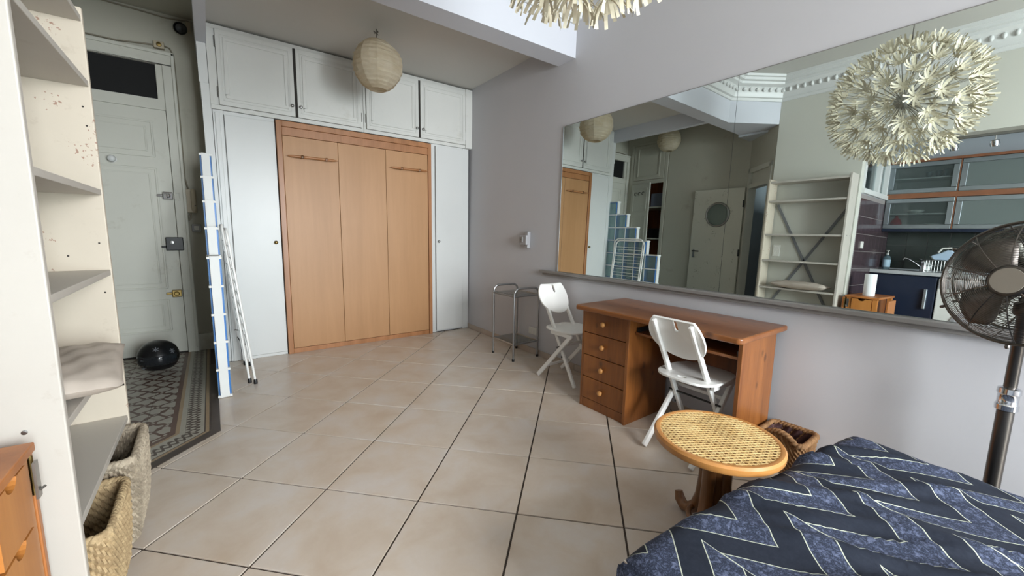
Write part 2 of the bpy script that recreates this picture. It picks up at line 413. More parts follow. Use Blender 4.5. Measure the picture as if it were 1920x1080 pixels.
# ------------------------------------------------------------------ the setting
YB = 4.51                                      # plane of the fitted cupboards
fl = struct(MB().box(-.62, 2.70, -3.45, 5.2, -.12, -.006).build('floor', M['grout']), 'beige diagonal tile floor of the main room')
TS, TY, TO = .374794*1.25, -.80150, (.304074*1.25, 2.109773*1.25)
ta = (math.cos(TY), math.sin(TY)); tb = (math.sin(TY), -math.cos(TY)); g = .0044
def tile_mesh(poly, name='tile', z0=-.008, z1=0., ch=.0012):
    cx = sum(p[0] for p in poly)/len(poly); cy = sum(p[1] for p in poly)/len(poly)
    n = len(poly); L = max(math.hypot(p[0]-cx, p[1]-cy) for p in poly); k = 1-ch/max(L, .01)*1.4
    vs = [(x-cx, y-cy, z0) for x, y in poly]+[(x-cx, y-cy, z1-ch) for x, y in poly]+[((x-cx)*k, (y-cy)*k, z1) for x, y in poly]
    fs = [tuple(range(2*n, 3*n))]
    for a in (0, n): fs += [(a+i, a+(i+1) % n, a+n+(i+1) % n, a+n+i) for i in range(n)]
    mb = MB().add(vs, fs); me = mb.mesh(name); return me, (cx, cy, 0)
full = None
def sq(c, r):
    h = TS/2-g; o = (TO[0]+TS*((c+.5)*ta[0]+(r+.5)*tb[0]), TO[1]+TS*((c+.5)*ta[1]+(r+.5)*tb[1]))
    return [(o[0]+h*(i*ta[0]+j*tb[0]), o[1]+h*(i*ta[1]+j*tb[1])) for i, j in ((-1, -1), (1, -1), (1, 1), (-1, 1))], o
XF = wx(1.5, 0)
for c in range(-18, 20):
    for r in range(-18, 20):
        P, o = sq(c, r)
        if o[0] < -1 or o[0] > 3.1 or o[1] < -3.8 or o[1] > 5: continue
        Q = P
        for h in ((1, 0, wx(o[1], 0, .002)), (-1, 0, .553), (0, 1, 4.50), (0, -1, 3.39)): Q = clip(Q, *h)
        if len(Q) < 3 or parea(Q) < .0015: continue
        if all(p[0] < -.03 and p[1]-p[0] > 2.985 for p in Q): continue
        if any(p[0] < -.03 and p[1]-p[0] > 2.985 for p in Q):
            if all(p[1]-p[0] > 2.985 for p in Q) or min(p[1] for p in Q) > 2.95: pieces = [clip(Q, -1, 0, .03)]
            elif all(p[0] < -.03 for p in Q): pieces = [clip(Q, -1, 1, 2.985)]
            else: pieces = [clip(Q, -1, 0, .03), clip(clip(Q, 1, 0, -.03), -1, 1, 2.985)]
        else: pieces = [Q]
        for q in pieces:
            if len(q) < 3 or parea(q) < .0015: continue
            if len(q) == 4 and abs(parea(q)-(TS-2*g)**2) < 1e-4:
                if full is None: full, _ = tile_mesh(q); full.materials.append(M['tile'])
                me = full; cen = (sum(p[0] for p in q)/4, sum(p[1] for p in q)/4, 0)
            else: me, cen = tile_mesh(q); me.materials.append(M['tile'])
            inst('tile', me, fl, cen)
# entry floor of patterned cement tiles
fe = struct(MB().prism([(-.03, 2.955), (-.03, 5.2), (-1.12, 5.2), (-1.12, 2.40), (-.585, 2.40)], -.1, -.0045).build('floor', M['grout']), 'brown patterned cement tile floor of the entry')
for i in range(-6, 2):
    for j in range(9, 27):
        P = [(i*.205, j*.205), ((i+1)*.205, j*.205), ((i+1)*.205, (j+1)*.205), (i*.205, (j+1)*.205)]
        P = [(x+(.0006 if k in (0, 3) else -.0006), y+(.0006 if k in (0, 1) else -.0006)) for k, (x, y) in enumerate(P)]
        for h in ((1, 0, -.075), (1, -1, -3.035), (-1, 0, 1.1), (0, 1, 5.12), (-.74, -.67, -1.17)): P = clip(P, *h)
        if len(P) < 3 or parea(P) < .0004: continue
        me, cen = tile_mesh(P, 'tile', -.004, .002, .0006); me.materials.append(M['entry']); inst('tile', me, fe, cen)
s = MB().prism([(-.03, 2.955), (-.03, 4.5), (-.078, 4.5), (-.078, 2.977)], -.004, .004)
s.prism([(-.03, 2.955), (-.078, 2.977), (-.585, 2.470), (-.585, 2.40)], -.004, .004)
struct(s.build('trim_1', M['thresh']), 'dark threshold strip edging the patterned entry floor')

wr = struct(MB().hexa([(wx(-3.5, 0), -3.5, -.12), (wx(-3.5, 0)+.15, -3.5, -.12), (wx(5.2, 0)+.15, 5.2, -.12), (wx(5.2, 0), 5.2, -.12), (wx(-3.5, 3.5), -3.5, 3.5), (wx(-3.5, 3.5)+.15, -3.5, 3.5), (wx(5.2, 3.5)+.15, 5.2, 3.5), (wx(5.2, 3.5), 5.2, 3.5)]).build('wall_right', M['wall']))
# skirting tiles along the right wall
bs = struct(MB().hexa([(wx(y, z, d), y, z) for z in (0, .058) for y, d in ((-1.9, .001), (-1.9, .006), (4.5, .006), (4.5, .001))]).build('baseboard_right', M['kgrout']))
y = 4.50
while y > -1.6:
    b_ = MB(); wbox(b_, y-.328, y-.002, .001, .061, .0, .011); b_.build('tile', M['skirt'], bs, .0015); y -= .33

struct(MB().box(-1.35, 2.85, 5.15, 5.3, -.1, 3.5).build('wall_back', M['hall']))
bk = MB()
bk.box(-2.0, .45, -3.55, -3.40, -.1, 3.5).box(1.35, 1.60, -3.55, -3.40, -.1, 3.5).box(2.50, 2.9, -3.55, -3.40, -.1, 3.5)
for a, b in WIN: bk.box(a, b, -3.55, -3.40, 2.62, 3.5); bk.box(a, b, -3.55, -3.40, -.1, .25)
struct(bk.build('wall_window_side', M['wall']))
for i, (a, b) in enumerate(WIN):
    w = MB(); c_ = (a+b)/2
    for x0, x1 in ((a, a+.05), (b-.05, b), (c_-.04, c_+.04)): w.box(x0, x1, -3.52, -3.44, .25, 2.62)
    for z0, z1 in ((.25, .32), (2.56, 2.62), (.95, .99), (1.75, 1.79)): w.box(a, b, -3.51, -3.45, z0, z1)
    wo = struct(w.build('window_%d' % (i+2), M['white']), 'tall white casement window'); MB().box(a+.05, b-.05, -3.485, -3.48, .3, 2.57).build('pane', M['pane'], wo)
# left wall with kitchen alcove
lw = MB().box(-.655, -.555, 1.47, 2.36, -.1, 3.5).box(-.755, -.555, -3.40, 1.47, 2.37, 3.5)
struct(lw.build('wall_left', M['wall_l']))
# angled wall with the bathroom doorway, between left wall and hall wall
A0, A1 = Vector((-.565, 2.372, 0)), Vector((-1.05, 2.90, 0)); ad = (A1-A0).normalized(); an = Vector((ad.y, -ad.x, 0)); an = an if an.x > 0 else -an
def ang(mb, s0, s1, z0, z1, d0, d1):
    return mb.hexa([A0+ad*s+an*d+Vector((0, 0, z)) for z in (z0, z1) for s, d in ((s0, d0), (s0, d1), (s1, d1), (s1, d0))])
AL = (A1-A0).length
wa = MB(); ang(wa, 0, AL, 2.33, 3.45, -.08, 0); ang(wa, 0, .04, -.1, 2.33, -.08, 0); ang(wa, AL-.03, AL, -.1, 2.33, -.08, 0)
struct(wa.build('wall_corner', M['hall']))
df = MB(); ang(df, .03, .085, 0, 2.34, -.09, .015); ang(df, AL-.075, AL-.02, 0, 2.34, -.09, .015); ang(df, .03, AL-.02, 2.28, 2.34, -.09, .015); ang(df, .08, AL-.07, 2.06, 2.12, -.085, .012)
d3 = struct(df.build('door_2', M['door']), 'cream painted frame of the bathroom doorway'); b_ = MB(); ang(b_, .085, AL-.075, 2.12, 2.28, -.05, -.02); b_.build('transom_panel', M['door'], d3)
# hall wall and entry ceiling, side wall behind the cupboards
hw = MB().box(-1.2, -1.05, 2.90, 4.24, -.1, 3.5).box(-1.2, -1.05, 5.04, 5.15, -.1, 3.5).box(-1.2, -1.05, 4.24, 5.04, 3.02, 3.5)
hw.box(-1.75, -1.6, 4.2, 5.15, -.1, 3.5).box(-1.7, -1.2, 4.14, 4.24, -.1, 3.5)
struct(hw.build('wall_hall', M['hall']))
struct(MB().box(-2.05, -1.9, -3.55, 3.0, -.1, 3.5).build('wall_kitchen', M['kwall']))
struct(MB().box(-2.0, -1.2, 2.95, 3.05, -.1, 3.5).box(-1.9, -.655, 1.47, 1.57, -.1, 1.87).box(-1.9, -.655, 1.47, 1.57, 2.34, 3.5).build('wall_kitchen_side', M['kwall']))
struct(MB().box(-2.0, -.6, -3.45, 2.95, -.12, -.005).build('floor', M['worktop_d']), 'dark floor of the kitchen alcove')
# ceilings
struct(MB().box(-.7, 2.85, -3.55, 2.95, 3.29, 3.4).build('ceiling', M['ceil']), 'high white ceiling of the main room')
struct(MB().box(.0, 2.85, 2.90, 5.2, 2.985, 3.12).build('ceiling', M['ceil']), 'low ceiling over the cupboards')
struct(MB().box(-1.3, .02, 2.90, 5.2, 3.19, 3.3).build('ceiling', M['hall']), 'entry hall ceiling')
struct(MB().box(-2.0, -.74, -3.45, 2.95, 2.75, 2.85).build('ceiling', M['kwall']), 'kitchen alcove ceiling')
bm_ = MB().prism([(2.85, 2.705), (-.05, 2.745), (-.56, 2.36), (-1.25, 2.36), (-1.25, 2.93), (2.85, 2.93)], 2.775, 3.45)
struct(bm_.build('ceiling_beam', M['beam']), 'pale painted ceiling beam with an angled corner')
struct(MB().box(.005, .08, 2.93, 5.15, 2.80, 3.3).build('ceiling_beam', M['beam']), 'narrow beam edge between hall and cupboards')
struct(MB().box(.01, .075, 4.515, 5.15, 2.48, 2.80).box(.018, .082, 4.52, 5.15, 0, 2.48).build('wall_cupboard_side', M['white']))
# cornice: stepped moulding along beam, corner and left wall
cl = [Vector((2.72, 2.705)), Vector((-.05, 2.745)), Vector((-.555, 2.36)), Vector((-.555, -3.40))]
prof = [(0, 3.04), (.018, 3.04), (.022, 3.07), (.05, 3.075), (.055, 3.10), (.07, 3.14), (.10, 3.18), (.145, 3.20), (.15, 3.225), (.185, 3.23), (.19, 3.26), (.215, 3.265), (.22, 3.29), (0, 3.29)]
nrm = []
for i in range(3):
    d_ = (cl[i+1]-cl[i]).normalized(); nrm.append(Vector((-d_.y, d_.x)))
offs = [nrm[0], (nrm[0]+nrm[1]).normalized()/max(.5, (nrm[0]+nrm[1]).normalized().dot(nrm[0])), (nrm[1]+nrm[2]).normalized()/max(.5, (nrm[1]+nrm[2]).normalized().dot(nrm[1])), nrm[2]]
cv = []; K = len(prof)
for p, o_ in zip(cl, offs):
    for a, z in prof: cv.append((p.x+o_.x*a, p.y+o_.y*a, z))
cf = [(i*K+j, i*K+(j+1) % K, (i+1)*K+(j+1) % K, (i+1)*K+j) for i in range(3) for j in range(K)]+[tuple(range(K)), tuple(range(3*K, 4*K))]
tr = struct(MB().add(cv, cf).build('trim_2', M['white'], smooth=25), 'white plaster cornice along the ceiling')
# plaster leaf ornaments on the cornice hollow
orn = MB().ball((0, 0, 0), .026, 8, 5, (1, .7, 1.1)).mesh('leaf_ornament', smooth=60); orn.materials.append(M['white'])
for i in range(3):
    L = (cl[i+1]-cl[i]).length; k = int(L/.075); a_ = nrm[i]
    for j in range(k):
        if (i == 0 and j > 36 and False): continue
        p = cl[i]+(cl[i+1]-cl[i])*((j+.5)/k)
        if i == 2 and p.y < -.2: continue
        if i == 0 and p.x > 1.7: continue
        inst('leaf_ornament', orn, tr, (p.x+a_.x*.085, p.y+a_.y*.085, 3.155))

# ------------------------------------------------------------------ fitted cupboards
def knob(parent, p, d, r=.014, mat=None, n=14):
    return MB().lathe([(.3*r, 0), (.35*r, .5*r), (.9*r, .8*r), (r, 1.2*r), (.85*r, 1.6*r), (.3*r, 1.85*r)], n, p, d).build('knob', mat or M['steel'], parent, smooth=50)
def ring(mb, x0, x1, z0, z1, w, y0, y1):
    for a, b, c_, d_ in ((x0, x1, z0, z0+w), (x0, x1, z1-w, z1), (x0, x0+w, z0+w, z1-w), (x1-w, x1, z0+w, z1-w)): mb.box(a, b, y0, y1, c_, d_)
    return mb
def upper_unit(x0, x1, doors, label, far):
    t = thing('wall_cupboard', label, 'cupboard', ((x0+x1)/2, 4.75, 2.275), 'white cupboards above the wooden doors')
    b = MB().box(x0, x1, 4.53, 5.0, 2.275, 2.975); b.build('body', M['cupb'], t)
    f = MB().box(x0, x1, YB, 4.53, 2.275, 2.312).box(x0, x1, YB, 4.53, 2.935, 2.968)
    xs = [x0]+[v for d in doors for v in d]+[x1]
    for i in range(0, len(xs), 2): f.box(xs[i], xs[i+1], YB+.001, 4.53, 2.312, 2.935)
    f.build('face_frame', M['cupb'], t, .002)
    if far: MB().box(x1-.09, x1, YB-.016, YB, 2.278, 2.966).build('filler_strip', M['cupb'], t, .002)
    for k, (a, c_) in enumerate(doors):
        d = MB().box(a+.003, c_-.003, YB-.018, YB+.006, 2.314, 2.933).build('door', M['cupb'], t, .003)
        ring(MB(), a+.055, c_-.055, 2.372, 2.875, .028, YB-.026, YB-.017).build('moulding', M['cupb'], d, .005)
        ring(MB(), a+.035, c_-.035, 2.350, 2.897, .008, YB-.022, YB-.017).build('moulding', M['cupb'], d, .003)
        kx = c_-.028 if k == 0 else a+.028
        knob(d, (kx, YB-.017, 2.408), (0, -1, 0), .015)
        hx = a-.002 if k == 0 else c_+.002
        for hz in (2.42, 2.83): MB().lathe([(.006, -.045), (.007, -.04), (.007, .04), (.006, .045)], 8, (hx, YB-.006, hz)).build('hinge', M['steel'], d)
    MB().box(doors[0][1]-.003, doors[1][0]+.003, YB-.008, YB+.001, 2.314, 2.933).build('door_gap', M['gap'], t)
    return t
upper_unit(.078, 1.375, [(.138, .735), (.752, 1.352)], 'white panelled wall cupboard in the corner nearest the entry', False)
upper_unit(1.378, 2.695, [(1.402, 1.992), (2.010, 2.602)], 'white panelled wall cupboard in the corner by the right wall', True)

t = thing('tall_cupboard', 'white flat tall cupboard left of the wooden doors', 'cupboard', (.33, 4.75, 0), 'white tall cupboards beside the wooden doors')
MB().box(.085, .550, 4.53, 5.0, 0, 2.272).build('body', M['white'], t)
MB().box(.085, .160, YB-.004, 4.53, 0, 2.27).box(.160, .550, YB, 4.53, 2.235, 2.27).build('face_frame', M['white'], t, .003)
MB().box(.10, .135, YB-.012, YB-.003, .0, 2.25).build('trim_strip', M['white'], t, .004)
d = MB().box(.166, .549, YB-.018, YB+.004, .03, 2.235).build('door', M['white'], t, .003); knob(d, (.503, YB-.017, 1.118), (0, -1, 0), .017, M['brass'])
MB().box(.166, .549, YB-.012, YB+.004, .0, .027).build('plinth', M['white'], t, .002)
t = thing('tall_cupboard', 'narrow white tall cupboard in the corner by the right wall', 'cupboard', (2.4, 4.75, 0), 'white tall cupboards beside the wooden doors')
MB().box(2.131, 2.655, 4.53, 5.0, 0, 2.272).build('body', M['white'], t)
MB().box(2.131, 2.19, YB, 4.53, 0, 2.27).box(2.565, 2.650, YB-.003, 4.53, 0, 2.27).box(2.19, 2.565, YB, 4.53, 2.25, 2.27).build('face_frame', M['white'], t, .003)
d = MB().box(2.196, 2.562, YB-.018, YB+.004, .022, 2.248).build('door', M['white'], t, .003); knob(d, (2.226, YB-.017, 1.13), (0, -1, 0), .015)

t = thing('wooden_cabinet', 'beech veneer cabinet front with three tall panels and two rod handles', 'cabinet', (1.34, 4.75, 0))
MB().box(.556, 2.126, 4.50, 5.0, 0.0, 2.255).build('body', M['beech_f'], t)
f = MB().box(.556, .602, YB-.045, 4.50, 0, 2.255).box(2.088, 2.126, YB-.045, 4.50, 0, 2.255).box(.602, 2.088, YB-.045, 4.50, 2.205, 2.255)
f.build('frame', M['beech_f'], t, .003)
MB().box(.604, 2.086, YB-.036, 4.50, 2.128, 2.203).build('header_panel', M['beech_f'], t, .002)
MB().box(.604, 2.086, YB-.030, 4.50, 0, .048).build('bottom_rail', M['beech_f'], t, .002)
for i, (a, b) in enumerate([(.606, 1.098), (1.1015, 1.5895), (1.593, 2.084)]):
    d = MB().box(a, b, YB-.032, YB-.012, .052, 2.124).build('door_panel', M['beech'], t, .002)
    if i != 1:
        x0, x1 = (a+.03, b-.012) if i == 0 else (a+.038, b-.01)
        h = MB().tube([(x0, YB-.078, 1.937), (x0+.05, YB-.078, 1.937), (x1-.05, YB-.078, 1.937), (x1, YB-.078, 1.937)], [.003, .012, .012, .003], 10).build('handle', M['beech_f'], d, smooth=40)
        for fx in (.28, .76): MB().lathe([(.011, 0), (.012, .03), (.017, .034), (.017, .056), (.010, .06)], 12, (x0+(x1-x0)*fx, YB-.032, 1.937), (0, -1, 0)).build('handle_mount', M['dark_leg'], h, smooth=40)

# ------------------------------------------------------------------ entry door
YD = 5.13
d1 = bpy.data.objects.new('door_1', None); C.objects.link(d1); d1.location = (-.6, YD, 0); struct(d1, 'old white panelled entry door with dark transom window')
lf = MB().box(-.985, -.258, YD-.035, YD+.01, .015, 2.318).build('leaf', M['door'], d1, .003)
for z0, z1 in ((1.885, 2.21), (.655, 1.79), (.235, .55)):
    ring(MB(), -.875, -.362, z0, z1, .016, YD-.044, YD-.034).build('moulding', M['door'], lf, .004)
    ring(MB(), -.825, -.412, z0+.05, z1-.05, .012, YD-.041, YD-.034).build('moulding', M['door'], lf, .003)
MB().lathe([(.028, 0), (.03, .006), (.012, .012), (.022, .025), (.030, .045), (.022, .06), (.005, .064)], 18, (-.655, YD-.035, 1.838), (0, -1, 0)).build('door_knob', M['white'], lf, smooth=50)
MB().box(-.985, -.258, YD-.042, YD-.03, .0, .013).build('door_gap', M['gap'], lf)
fr = MB().box(-.254, -.168, YD-.05, YD+.02, 0, 2.72).box(-1.09, -.99, YD-.05, YD+.02, 0, 2.72).box(-1.09, -.168, YD-.05, YD+.02, 2.72, 2.83).box(-.99, -.254, YD-.03, YD+.02, 2.32, 2.41)
fr.box(-.305, -.254, YD-.03, YD+.02, 2.41, 2.72).box(-.99, -.93, YD-.03, YD+.02, 2.41, 2.72)
fo = fr.build('door_frame', M['door'], d1, .004)
ring(MB(), -1.10, -.160, -.3, 2.845, .025, YD-.062, YD-.05)
MB().box(-.188, -.163, YD-.066, YD-.05, 0.05, 2.83).box(-1.1, -.163, YD-.066, YD-.05, 2.805, 2.835).build('architrave', M['door'], d1, .006)
MB().box(-.935, -.30, YD+.0, YD+.008, 2.405, 2.725).build('transom_pane', M['dark'], d1)
MB().box(-.25, .0, YD-.03, YD+.02, 0, .17).build('plinth_board', M['door'], d1, .004)
def lock(z, mat, black=False):
    b = MB().box(-.335, -.262, YD-.075, YD-.036, z-.035, z+.035); b.box(-.38, -.335, YD-.055, YD-.036, z-.012, z+.012)
    l_ = b.build('lock', mat, lf, .005)
    MB().lathe([(.02, 0), (.022, .01), (.015, .018)], 16, (-.30, YD-.075, z), (0, -1, 0)).build('lock_cylinder', mat if not black else M['steel'], l_, smooth=40)
    ring(MB(), -.25, -.205, z-.038, z+.038, .009, YD-.066, YD-.048).build('strike_plate', M['door'] if not black else M['black'], l_, .002)
lock(1.54, M['chrome']); lock(.605, M['brass'])
b = MB().box(-.345, -.215, YD-.085, YD-.036, 1.025, 1.15).box(-.38, -.345, YD-.07, YD-.05, 1.05, 1.068); k = b.build('black_lock_box', M['black'], lf, .005)
MB().lathe([(.016, 0), (.016, .008), (.005, .01)], 14, (-.30, YD-.085, 1.10), (0, -1, 0)).build('lock_cylinder', M['steel'], k, smooth=40)

t = thing('door_intercom', 'beige intercom handset on the wall beside the entry door', 'intercom', (-.13, YD-.02, 1.38))
MB().box(-.178, -.088, YD-.045, YD+.02, 1.39, 1.615).build('base', M['beige'], t, .006)
MB().tube([(-.108, YD-.05, 1.605), (-.108, YD-.075, 1.59), (-.108, YD-.075, 1.43), (-.108, YD-.05, 1.41)], [.018, .02, .02, .018], 8).build('handset', M['beige'], t, smooth=50)
MB().box(-.104, -.094, YD-.098, YD-.094, 1.45, 1.46).build('button', M['black'], t)
MB().tube([(-.13, YD-.03, 1.39), (-.16, YD-.03, 1.36), (-.155, YD-.03, 1.31), (-.14, YD-.03, 1.34), (-.135, YD-.03, 1.385)], .006, 6).build('coiled_cord', M['rope'], t, smooth=50)
t = thing('light_switch', 'small white light switch below the intercom', 'switch', (-.105, YD-.0, 1.2))
MB().box(-.143, -.068, YD-.012, YD+.02, 1.205, 1.278).build('plate', M['greyp'], t, .004); MB().box(-.125, -.086, YD-.02, YD-.011, 1.222, 1.261).build('rocker', M['plast'], t, .003)
t = thing('junction_box', 'square white junction box above the entry door frame', 'junction box', (-.26, YD, 2.86))
MB().box(-.30, -.225, YD-.03, YD+.02, 2.865, 2.925).build('body', M['beige'], t, .004); MB().lathe([(.02, 0), (.018, .012), (.004, .014)], 12, (-.262, YD-.03, 2.895), (0, -1, 0)).build('screw_cap', M['brass'], t, smooth=40)
tag(MB().tube([(-1.0, YD+.012, 2.86), (-.8, YD+.012, 2.872), (-.55, YD+.012, 2.868), (-.40, YD+.008, 2.885), (-.302, YD+.0, 2.893)], .007, 6).build('cable', M['rope'], smooth=60), 'grey cable running along the top of the entry door frame', 'cable', 'wall cables by the entry door')
tag(MB().tube([(-.224, YD-.0, 2.90), (-.19, YD+.012, 2.895), (-.166, YD+.012, 2.84), (-.162, YD+.012, 2.3), (-.164, YD+.012, 1.72), (-.15, YD+.012, 1.64), (-.145, YD+.0, 1.617)], .007, 6).build('cable', M['rope'], smooth=60), 'grey cable dropping from junction box to intercom', 'cable', 'wall cables by the entry door')
tag(MB().tube([(-.75, YD+.012, 3.178), (-.4, YD+.012, 3.165), (-.2, YD+.012, 3.155), (-.03, YD+.012, 3.172)], .007, 6).build('cable', M['rope'], smooth=60), 'grey cable sagging just below the hall ceiling', 'cable', 'wall cables by the entry door')
t = thing('hall_spot_lamp', 'small dark round ceiling spot lamp in the entry corner', 'lamp', (-.09, YD-.03, 3.04))
MB().lathe([(.03, 0), (.045, .02), (.052, .07), (.048, .075), (.04, .03), (.01, .02)], 16, (-.09, YD+.0, 3.09), (-.1, -1, -.35)).build('shade', M['black'], t, smooth=40)
MB().box(-.055, -.02, YD-.02, YD+.02, 3.07, 3.16).build('bracket', M['beige'], t, .004)

# motorcycle helmet on the entry floor
def helmet():
    c = Vector((-.43, 4.52, .002)); t = thing('motorcycle_helmet', 'black motorcycle helmet lying on the patterned entry floor', 'helmet', c)
    vs = []; fs = []; n, k = 28, 16
    for i in range(k+1):
        a = math.pi*i/k
        for j in range(n):
            b = 2*math.pi*j/n; x = math.sin(a)*math.cos(b); y = math.sin(a)*math.sin(b); z = math.cos(a)
            r = 1+.06*max(0, -y)*(z < .2)
            zz = z*.140+.138 if z > -.72 else -.72*.140+.138-(abs(z)-.72)*.06
            vs.append((c.x+x*.142*r, c.y+y*.142*r, c.z+max(.0, zz)))
    for i in range(k):
        for j in range(n): fs.append((i*n+j, i*n+(j+1) % n, (i+1)*n+(j+1) % n, (i+1)*n+j))
    MB().add(vs, fs).build('shell', paint('helmet_gloss', '#101012', .28, .1), t, smooth=60)
    vs = []; fs = []
    for i in range(7):
        zz = .085+.014*i
        for j in range(17):
            b = math.radians(205+130*j/16); kk = math.sqrt(max(.05, 1-((zz-.138)/.143)**2)); vs.append((c.x+.149*kk*math.cos(b), c.y+.157*kk*math.sin(b), c.z+zz))
    fs = [(i*17+j, i*17+j+1, (i+1)*17+j+1, (i+1)*17+j) for i in range(6) for j in range(16)]
    o = MB().add(vs, fs).build('visor', paint('smoked_visor', '#1d1f22', .06, .1), t, smooth=60); sm = o.modifiers.new('s', 'SOLIDIFY'); sm.thickness = .004
    gm = paint('grey_decal', '#5d5f63', .3, .1)
    for bx, bz, rr in ((268, .222, 30), (318, .19, -40), (225, .075, 10)):
        b = math.radians(bx); kk = math.sqrt(1-((bz-.138)/.14)**2)
        p = Vector((c.x+.143*kk*math.cos(b), c.y+.143*kk*math.sin(b), c.z+bz)); nd = Vector((math.cos(b), math.sin(b), .4)).normalized(); sd = nd.cross(Vector((0, 0, 1))).normalized(); ud = sd.cross(nd)
        w = MB()
        for q in range(3):
            e = sd*math.cos(math.radians(rr+60*q))+ud*math.sin(math.radians(rr+60*q)); w.bar(p-e*.022, p+e*.022, .006, .004, nd)
        w.build('star_decal', gm, t)
helmet()

# hall cupboard recessed in the hall wall, one door standing ajar
t = thing('hall_cupboard', 'grey-white hall cupboard with its lower door standing open', 'cupboard', (-1.3, 4.64, 0))
f = MB().box(-1.06, -1.035, 4.25, 4.31, 0, 3.02).box(-1.06, -1.035, 4.97, 5.035, 0, 3.02).box(-1.06, -1.035, 4.31, 4.97, 2.29, 2.36).box(-1.06, -1.035, 4.31, 4.97, 2.98, 3.02)
f.build('face_frame', M['hall'], t, .004)
d = MB().box(-1.05, -1.03, 4.32, 4.96, 2.365, 2.975).build('upper_door', M['hall'], t, .003)
for a, b, c_, e in ((4.40, 4.88, 2.40, 2.43), (4.40, 4.88, 2.92, 2.95), (4.40, 4.43, 2.43, 2.92), (4.85, 4.88, 2.43, 2.92)): MB().box(-1.03, -1.02, a, b, c_, e).build('moulding', M['hall'], d, .004)
MB().box(-1.55, -1.06, 4.25, 4.27, 0, 3.0).box(-1.55, -1.06, 5.01, 5.03, 0, 3.0).box(-1.57, -1.55, 4.25, 5.03, 0, 3.0).build('carcass', M['pine_in'], t)
for z in (1.86, 1.30, .7): MB().box(-1.54, -1.07, 4.27, 5.01, z, z+.022).build('shelf', M['hall'], t)
hp = Vector((-1.032, 4.955, 0)); a = math.radians(14); dv = Vector((math.sin(a), -math.cos(a), 0)); nv = Vector((math.cos(a), math.sin(a), 0))
def dbox(mb, s0, s1, z0, z1, n0, n1): return mb.hexa([hp+dv*s+nv*n_+Vector((0, 0, z)) for z in (z0, z1) for s, n_ in ((s0, n0), (s0, n1), (s1, n1), (s1, n0))])
dl = dbox(MB(), 0, .50, .03, 2.285, 0, .024).build('open_door', M['door'], t, .003)
for z0, z1 in ((1.78, 2.2), (.9, 1.70), (.15, .82)):
    r_ = MB()
    for s0, s1, c_, e in ((.06, .44, z0, z0+.02), (.06, .44, z1-.02, z1), (.06, .08, z0+.02, z1-.02), (.42, .44, z0+.02, z1-.02)): dbox(r_, s0, s1, c_, e, .024, .031)
    r_.build('moulding', M['door'], dl, .003)
for s_ in (.16, .26, .36):
    p = hp+dv*s_+nv*.024+Vector((0, 0, 2.13)); MB().tube([p, p+nv*.03, p+nv*.045+Vector((0, 0, -.02)), p+nv*.04+Vector((0, 0, -.045)), p+nv*.02+Vector((0, 0, -.05))], .006, 6).build('coat_hook', M['black'], dl, smooth=50)
tag(MB().box(-1.50, -1.12, 4.30, 4.60, 1.884, 2.12).build('storage_box', paint('grey_box', '#6f7480', .7), bevel=.006), 'grey storage box on the top shelf of the open hall cupboard', 'box')
tag(MB().box(-1.50, -1.12, 4.30, 4.62, 1.324, 1.5).build('suitcase', M['black'], bevel=.02), 'black case on a shelf inside the open hall cupboard', 'case')

# porthole door leaf, swung open against the hall wall
t = bpy.data.objects.new('door_3', None); C.objects.link(t); t.location = (-1.0, 3.27, 0); struct(t, 'cream swing door with round porthole, open against the hall wall')
circ = lambda r, n=28: [(3.275+r*math.cos(2*math.pi*i/n), 1.70+r*math.sin(2*math.pi*i/n)) for i in range(n)]
lf = MB().plate([(2.905, .015), (3.675, .015), (3.675, 2.085), (2.905, 2.085)], [circ(.165)], lambda a, b, c_: (-1.035+c_, a, b), .038).build('leaf', M['door_scuffed'], t, .002)
MB().tube([(-.994, 3.275+.175*math.cos(q*math.pi/18), 1.70+.175*math.sin(q*math.pi/18)) for q in range(36)], .017, 8, True).build('porthole_rim', M['steel'], lf, smooth=60)
MB().lathe([(.165, -.004), (.165, .004)], 28, (-1.018, 3.275, 1.70), (1, 0, 0)).build('porthole_glass', M['port'], lf)
MB().box(-.997, -.99, 3.595, 3.625, 1.045, 1.16).build('handle_plate', M['steel'], lf, .003)
MB().tube([(-.997, 3.61, 1.13), (-.955, 3.61, 1.13), (-.95, 3.59, 1.13), (-.95, 3.50, 1.128)], .009, 8).build('lever', M['black'], lf, smooth=50)
MB().lathe([(.022, 0), (.022, .006), (.006, .007)], 14, (-.997, 3.61, 1.045), (1, 0, 0)).build('keyhole_rose', M['steel'], lf, smooth=40)
for z in (1.85, 1.13, .3): MB().lathe([(.010, -.05), (.012, -.045), (.012, .045), (.010, .05)], 8, (-.998, 2.905, z)).build('hinge', M['black'], lf)

